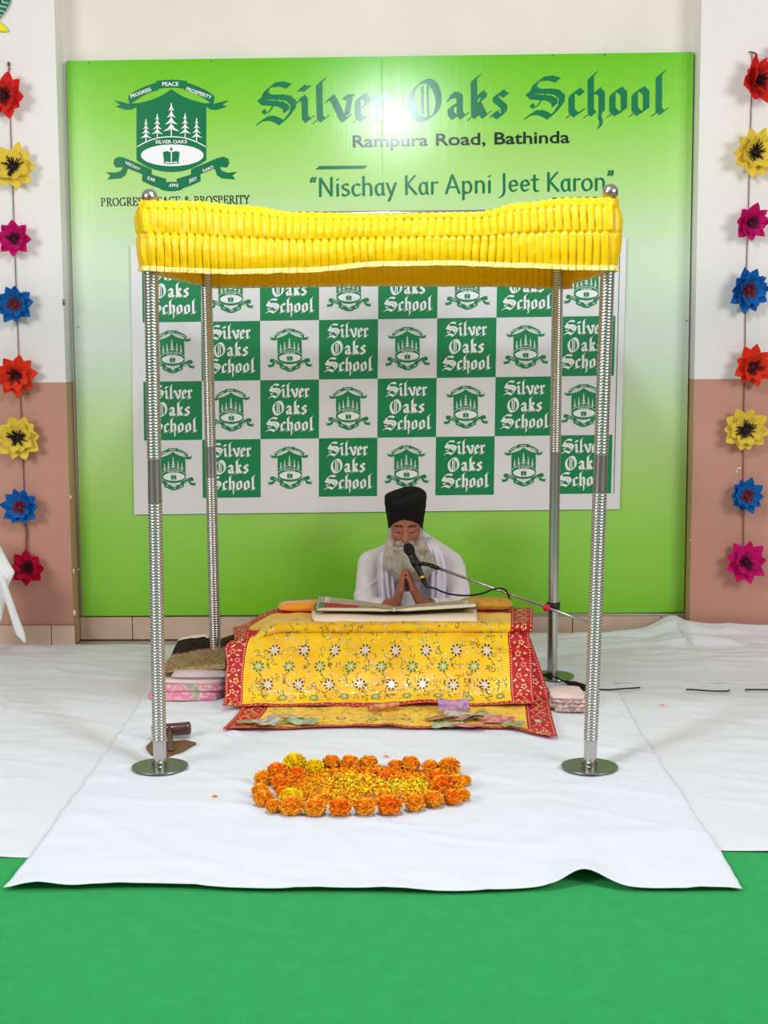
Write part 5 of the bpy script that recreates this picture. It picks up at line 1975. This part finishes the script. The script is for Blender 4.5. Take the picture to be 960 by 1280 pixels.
# (zoom x, zoom y, radius) in a 3x view of the photo from (300, 920); colour; label
MG = [
    (205, 102, 42, 'yellow', 'big yellow marigold at the back left of the ring'),
    (278, 114, 35, 'yellow', 'smaller yellow marigold just right of the big yellow one at the back'),
    (342, 95, 33, 'orange', 'orange marigold in the back row beside the small yellow one'),
    (412, 99, 35, 'orange', 'middle one of three orange marigolds in the back row left of the gap'),
    (482, 97, 34, 'orange', 'orange marigold in the back row just left of the gap'),
    (582, 102, 27, 'orange', 'small orange marigold just right of the gap in the back row'),
    (638, 102, 37, 'orange', 'large orange marigold in the back row right of the gap'),
    (712, 110, 32, 'orange', 'orange marigold second from the right end of the back row'),
    (785, 116, 40, 'orange', 'large orange marigold at the back right bend of the ring'),
    (842, 150, 24, 'orange', 'small orange marigold at the right outer edge, behind the others'),
    (140, 130, 37, 'deep', 'deep orange marigold just left of the big yellow one'),
    (212, 138, 33, 'deep', 'deep orange marigold in front of the big yellow one'),
    (88, 156, 34, 'orange', 'orange marigold at the back of the left end'),
    (152, 170, 33, 'deep', 'deep orange marigold inside the left end, second row'),
    (76, 196, 32, 'orange', 'orange marigold in the middle of the left outer edge'),
    (160, 198, 26, 'deep', 'small deep orange marigold inside the left end beside the petals'),
    (88, 232, 38, 'orange', 'orange marigold at the front of the left outer edge'),
    (128, 256, 30, 'orange', 'small orange marigold between the left end and the front row'),
    (190, 226, 40, 'yellow', 'yellow topped marigold behind the front row at the left'),
    (195, 262, 44, 'orange', 'leftmost big orange marigold of the front row with a dark centre'),
    (282, 264, 41, 'orange', 'second big orange marigold from the left in the front row'),
    (376, 268, 41, 'deep', 'deep orange marigold third from the left in the front row'),
    (466, 266, 38, 'orange', 'orange marigold in the middle of the front row'),
    (560, 258, 45, 'deep', 'largest deep orange marigold in the front row'),
    (655, 248, 37, 'orange', 'orange marigold right of the largest front one'),
    (727, 232, 37, 'orange', 'orange marigold at the front right bend, inner side'),
    (800, 224, 35, 'deep', 'deep orange marigold at the front right corner of the ring'),
    (836, 208, 28, 'orange', 'small orange marigold at the right outer edge, in front'),
    (758, 180, 40, 'deep', 'deep orange marigold inside the right end'),
    (808, 172, 38, 'orange', 'orange marigold in the middle of the right end'),
    (742, 150, 36, 'deep', 'deep orange marigold inside the right end, nearest the back row'),
]


def sheet_z(x, y):
    # the centre sheet's surface
    u = (x - pw(SHEET_L, y)) / (pw(SHEET_R, y) - pw(SHEET_L, y)); v = (y - 3.655) / (6.42 - 3.655)
    return sheet_center(u, v)[2]


for i, (zx, zy, r, c, lab) in enumerate(MG):
    px, py = 300 + zx / 3, 920 + zy / 3
    q = G(px, py, .045)
    q.z = sheet_z(q.x, q.y) - .001
    k = (r / 3) / FPX * q.y / .0322
    o = bpy.data.objects.new('marigold', mar_data(i % 4, c)); COL.objects.link(o)
    o.location = q; o.scale = (k, k, k * .95); o.rotation_euler = (random.uniform(-.06, .06), random.uniform(-.06, .06), random.uniform(0, 6.28))
    tag(o, lab, 'flower', 'marigold heads ringed round the petals')

# the petals inside the ring
M_pet = [mat('orange_petal', (248, 140, 8), .65, spec=.15), mat('deep_orange_petal', (238, 110, 6), .65, spec=.15), mat('golden_petal', (252, 186, 20), .65, spec=.15), mat('yellow_petal', (255, 228, 40), .65, spec=.15)]
b = MB(); rnd = random.Random(77)
pc = G(449, 977, .03); prx = (G(545, 977, .03) - pc).length; pry = (G(449, 955, .03) - G(449, 1000, .03)).length / 2
blobs = [(G(300 + 425 / 3, 920 + 182 / 3, .03), .16, 3), (G(300 + 590 / 3, 920 + 190 / 3, .03), .13, 3), (G(300 + 680 / 3, 920 + 178 / 3, .03), .09, 3), (G(300 + 300 / 3, 920 + 190 / 3, .03), .12, 2), (G(300 + 540 / 3, 920 + 150 / 3, .03), .1, 1)]
for _ in range(7500):
    a = rnd.uniform(0, 2 * pi); rr = sqrt(rnd.random()) * 1.12
    x, y = pc.x + prx * rr * cos(a), pc.y + pry * rr * sin(a)
    z = sheet_z(x, y) + .003 + max(0, .030 * (1 - rr ** 2)) * rnd.random() ** .4
    mi = rnd.choice((0, 0, 0, 1, 2, 2))
    for (bc, br, bm_) in blobs:
        d = sqrt((x - bc.x) ** 2 + ((y - bc.y) * .8) ** 2) / br
        if rnd.random() < .85 * exp(-d * d * 3): mi = bm_
    L = rnd.uniform(.006, .012); w = rnd.uniform(.0022, .004)
    d1 = Vector((rnd.gauss(0, 1), rnd.gauss(0, 1), rnd.gauss(0, .45))).normalized(); d2 = d1.cross(Vector((rnd.gauss(0, .4), rnd.gauss(0, .4), 1))).normalized()
    p = Vector((x, y, z))
    b.add([p - d1 * L, p - d1 * L * .1 + d2 * w + Vector((0, 0, .001)), p + d1 * L * .8 + d2 * w * .8, p + d1 * L, p + d1 * L * .8 - d2 * w * .8, p - d1 * L * .1 - d2 * w + Vector((0, 0, .001))], [(0, 5, 4, 3, 2, 1)], mi)
tag(b.build('flower_petals', M_pet, origin=pc), 'carpet of loose orange and yellow petals inside the marigold ring', 'petals', kind='stuff')
for (px, py, lab) in ((482, 947, 'single orange petal fallen in the gap of the back marigold row'), (827, 883, 'single orange petal on the shaded sheet right of the canopy'), (268, 997, 'single tiny petal on the sheet left of the marigold ring')):
    q = G(px, py, .018 if px != 827 else .012); b = MB()
    b.add([q + Vector(v) for v in ((-.009, 0, .004), (-.002, .006, .008), (.008, .005, .006), (.011, 0, .004), (.008, -.005, .004), (-.002, -.006, .006))], [(0, 5, 4, 3, 2, 1)])
    tag(b.build('fallen_petal', M_pet[0], origin=q, solid=.0008), lab, 'petal', 'fallen petals')

# ------------------------------------------------------------------ paper flowers on strings along both side walls
M_str = mat('dark_maroon_string', (120, 60, 72), .8)
PAPER = {'red': ((226, 44, 40), (70, 14, 18)), 'yellow': ((240, 210, 76), (40, 24, 26)), 'magenta': ((212, 20, 118), (82, 12, 44)), 'blue': ((18, 104, 184), (120, 34, 46)), 'crimson': ((204, 14, 66), (80, 10, 30)), 'tomato': ((240, 62, 34), (84, 16, 18)), 'pink': ((240, 120, 170), (120, 30, 60))}
PM = {k: (mat(k + '_paper', a, .7, spec=.2, trans=.12), mat(k + '_paper_fringe', c, .8)) for k, (a, c) in PAPER.items()}


def paper_flower(px, py, rad, colour, label, tilt=(0, 0), outer=9, inner=7, cup=.5, seed=0, ruff=0.0, group='paper flowers on strings'):
    """built facing the camera side (-y) at the origin, then put on the wall"""
    rnd = random.Random(seed)
    R = rad / FPX * PIL
    c = P(px, py, PIL - .045)
    t = thing('paper_flower', label, 'paper flower', c, group)
    pm, fm = PM[colour]
    def petals(n, r0, r1, w, lift0, lift1, ph, name):
        for k in range(n):
            b = MB()
            an = 2 * pi * (k + ph) / n + rnd.uniform(-.12, .12)
            ca, sa = cos(an), sin(an)
            L1 = r1 * rnd.uniform(.9, 1.1); ww = w * rnd.uniform(.9, 1.1); tw = rnd.uniform(-.25, .25)
            la, lb = lift0, lift1 * rnd.uniform(.7, 1.25)
            def pf(u, v):
                rr = lerp(r0, L1, v)
                wd = ww * (sin(pi * min(1, (v * .80 + .20)) ** .9) ** .8 if v < 1 else .0) * (1 if v < .97 else .35)
                if v >= 1: wd = ww * .03
                x = (u - .5) * 2 * wd
                dep = la + (lb - la) * v ** 1.4 + .25 * abs(u - .5) ** 2 * ww * 2 + tw * x * v + ruff * .012 * nz(u * 3, v * 3, k + seed)
                return c + Vector((rr * ca - x * sa, -dep, rr * sa + x * ca))
            b.grid(pf, 4, 7)
            o = b.build(name, pm, t, solid=.0008)
    petals(outer, R * .12, R, R * .34, -.004, R * cup * .55, 0, 'petal')
    petals(inner, R * .08, R * .70, R * .30, .006, R * (cup * .9 + .12), .5, 'petal')
    b = MB()
    for k in range(44):
        an = rnd.uniform(0, 2 * pi); rr = R * rnd.uniform(.14, .50)
        base = c + Vector((R * .08 * cos(an), -.008, R * .08 * sin(an)))
        tip = c + Vector((rr * cos(an), -.012 - R * rnd.uniform(.10, .38), rr * sin(an)))
        mid = base.lerp(tip, .5) + Vector((0, -.008, 0))
        w = Vector((-sin(an), 0, cos(an))) * .0034
        b.add([base - w, base + w, mid + w, mid - w, tip + w * .7, tip - w * .7], [(0, 1, 2, 3), (3, 2, 4, 5)])
    b.ell(c + Vector((0, -.010, 0)), (R * .18, .010, R * .18), nu=12, nv=8)
    b.build('fringe_centre', fm, t)
    b = MB(); b.lathe([(R * .10, 0), (R * .08, .028), (.004, .036)], c + Vector((0, .004, 0)), 12, rot=Matrix.Rotation(-pi / 2, 3, 'X')); b.build('back_knot', pm, t)
    t.rotation_euler = (radians(tilt[0]), 0, radians(tilt[1]))
    return t


FL = [
    (7, 120, 27, 'red', 'red paper flower at the top of the left string, cut by the frame edge', (4, -8), 9, 7, .45),
    (17, 209, 28, 'yellow', 'upper yellow paper flower on the left string, against white wall', (-4, 10), 9, 7, .4),
    (18, 298, 22, 'magenta', 'magenta paper flower with dark crumpled centre on the left string', (0, 5), 8, 8, .75),
    (19, 380, 24, 'blue', 'blue paper flower high on the left string, against white wall', (0, 4), 9, 7, .55),
    (20, 469, 26, 'tomato', 'red paper flower straddling the white and pink paint on the left wall', (5, 8), 9, 7, .45),
    (23, 547, 28, 'yellow', 'lower yellow paper flower on the left string, against pink wall', (0, 4), 10, 8, .35),
    (26, 634, 24, 'blue', 'blue paper flower low on the left string, against pink wall', (-6, -6), 10, 8, .5),
    (34, 711, 23, 'crimson', 'crimson paper flower at the bottom of the left string', (-14, 6), 8, 7, .7),
    (945, 101, 28, 'red', 'red paper flower at the top of the right string, turned sideways', (0, 28), 9, 7, .8),
    (942, 191, 29, 'yellow', 'upper yellow paper flower on the right string, against white wall', (0, 14), 10, 8, .5),
    (937, 278, 23, 'magenta', 'magenta rose like paper flower high on the right string', (8, 14), 8, 8, .85),
    (934, 362, 27, 'blue', 'deep blue paper flower high on the right string, against white wall', (6, 16), 10, 8, .6),
    (940, 457, 26, 'tomato', 'red paper flower straddling the white and pink paint on the right wall', (4, 10), 9, 7, .6),
    (931, 537, 28, 'yellow', 'lower yellow paper flower on the right string, against pink wall', (0, 0), 10, 8, .35),
    (932, 620, 22, 'blue', 'bright blue ruffled paper flower low on the right string', (-8, 4), 10, 9, .6),
    (932, 703, 26, 'crimson', 'magenta paper flower at the bottom of the right string', (-12, 0), 9, 7, .55),
]
for i, (px, py, r, c, lab, tl, no, ni, cup) in enumerate(FL):
    paper_flower(px, py, r, c if i != 15 else 'magenta', lab, tl, no, ni, cup, 100 + i, 1.0 if c == 'blue' else .4)
paper_flower(983, 74, 25, 'pink', 'pink paper petal tip showing at the right edge above the red flower', (0, 0), 8, 6, .4, 200, .3, 'paper flowers beyond the right edge')
for pts, lab in (([(11, 82), (12, 120), (15, 209), (18, 298), (21, 380), (24, 469), (28, 547), (31, 634), (33, 660), (34, 692)], 'thin dark string carrying the left row of paper flowers'),
                 ([(940, 67), (939, 130), (937, 191), (935, 278), (932, 362), (931, 457), (929, 537), (929, 620), (929, 683)], 'thin dark string carrying the right row of paper flowers')):
    b = MB()
    b.tube([P(x, y, PIL - .008) for x, y in pts], .0022, 6)
    x, y = pts[0]
    if x < 100:
        b.ell(P(11, 80, PIL - .010), (.006, .006, .012)); b.ell(P(11.5, 86, PIL - .010), (.004, .004, .008))
        b.tube([P(32, 655, PIL - .012), P(33.5, 668, PIL - .016), P(33, 680, PIL - .016), P(34, 692, PIL - .016)], .0038, 6)
    else:
        b.tube(spline([P(937, 65, PIL - .008), P(940, 65.5, PIL - .02), P(944.5, 67, PIL - .03), P(946, 70, PIL - .035), P(943.5, 72.5, PIL - .035)]), .0042, 8)
    tag(b.build('hanging_string', M_str, origin=P(x, y, PIL - .008)), lab, 'string', 'strings of paper flowers')

# paper leaves at the top left corner
M_leafg = mat('green_paper', (6, 110, 84), .6); M_leafy = mat('yellow_paper', (240, 226, 30), .6); M_vein = mat('white_paper', (232, 232, 224), .7)
for nm, (x0, y0), (x1, y1), w, m, lab in (('paper_leaf', (12, -6), (-24, 34), 9, M_leafg, 'dark green paper leaf with white veins in the top left corner'), ('paper_leaf', (9, 38), (-26, 22), 6, M_leafy, 'yellow paper leaf below the green one in the top left corner')):
    A, B = P(x0, y0, PIL - .02), P(x1, y1, PIL - .02)
    d = B - A; L = d.length; d /= L; n_ = Vector((-d.z, 0, d.x)); W2 = w / FPX * PIL
    b = MB()
    def lf(u, v):
        k = sin(pi * min(1, v * .93 + .05)) ** .7
        return A + d * L * v + n_ * (u - .5) * 2 * W2 * k + Vector((0, .010 * abs(u - .5) * 2 - .006 * sin(pi * v), 0))
    b.grid(lf, 6, 14)
    t = thing(nm, lab, 'paper leaf', A, 'paper leaves in the corner')
    b.build('blade', m, t, solid=.001)
    b = MB()
    for k in range(7):
        v = .12 + k * .11
        for s_ in (0, 1):
            p, q = Vector(lf(.5, v)), Vector(lf(s_ * .96 + .02, v - .09))
            e = d * .0024
            up_ = Vector((0, -.0025, 0))
            b.add([p - e + up_, p + e + up_, q + e + up_, q - e + up_], [(0, 1, 2, 3)])
    if m is M_leafg:
        b.build('veins', M_vein, t, solid=.0008)

# ------------------------------------------------------------------ white cloth over a low table at the left edge
M_tc = mat('white_table_cloth', (234, 236, 238), .8, spec=.2, bump=.1, bump_scale=30)
tb = thing('cloth_covered_table', 'white cloth covered low table at the left edge beside the crimson flower', 'table', (P(-20, 800, 6.55).x, 6.55, 0))
def Q(x, y, Y): return P(x, y, Y)
b = MB()
def tri(u, v):      # tented top, pulled up to the left
    a = Q(lerp(-46, 0, u), pw([(0, 662), (.8, 670), (1, 682)], u), 6.66); c = Q(lerp(-60, 18.5, u), 715.5, 6.50)
    return a.lerp(c, v) + Vector((0, 0, .003 * sin(u * 9 + v * 4)))
b.grid(tri, 20, 14)
b.build('top_cloth', M_tc, tb, solid=.002)
b = MB()
def side(u, v):
    a = Q(lerp(-60, 18.5, u), 715.5, 6.50); low = Q(lerp(-60, 10, u), lerp(778, 733, smooth((u - .86) / .14)), 6.52)
    return a.lerp(low, v) + Vector((0, .006 * sin(u * 30) * v, 0))
b.grid(side, 30, 12)
b.build('hanging_cloth', M_tc, tb, solid=.002)
b = MB()
def fold(u, v):
    x0 = pw([(0, -4), (.16, 1.3), (.88, 20), (1, 31)], v); x1 = pw([(0, 4), (.16, 9.3), (.55, 21), (.86, 31), (1, 32.5)], v)
    y = lerp(719, 803, v)
    return Q(lerp(x0, x1, u), y, 6.47) + Vector((0, -.012 * sin(pi * u), 0))
b.grid(fold, 10, 22)
b.build('corner_fold', M_tc, tb, solid=.002)
b = MB(); b.box((P(-30, 700, 6.6).x, 6.62, .21), (.03, .03, .42), bev=.003); b.build('leg', M_wood, tb)

# ------------------------------------------------------------------ small marks on the walls
M_chip = mat('bare_plaster_chip', (232, 220, 205), .8)
b = MB(); rnd = random.Random(9)
for (px, py, w, h) in ((93, 766, 2.6, 5), (92, 714, 1, 4), (98, 712, .6, 2), (88, 621, 1.2, 3), (924, 585, 3.2, 1.2), (921, 589, 1, 2), (915, 607, 1.2, 1), (863, 675, 1, 1)):
    c = P(px, py, PIL - .0008); k = PIL / FPX
    n = 9
    b.add([c + Vector((cos(2 * pi * i / n) * w * k * rnd.uniform(.5, 1.1), 0, sin(2 * pi * i / n) * h * k * rnd.uniform(.5, 1.1))) for i in range(n)], [list(range(n))])
struct(b.build('trim_1', M_chip, smooth_shade=False))
b = MB(); c = P(80, 378, PIL - .004)
b.box(c, (.012, .010, .030), bev=.002); b.tube([c + Vector((0, -.005, .006)), c + Vector((.002, -.016, -.002)), c + Vector((.002, -.016, .008))], .0025, 8)
tag(b.build('wall_hook', M_steel_plate, origin=c), 'small metal hook on the edge of the left wall beside the banner', 'hook')
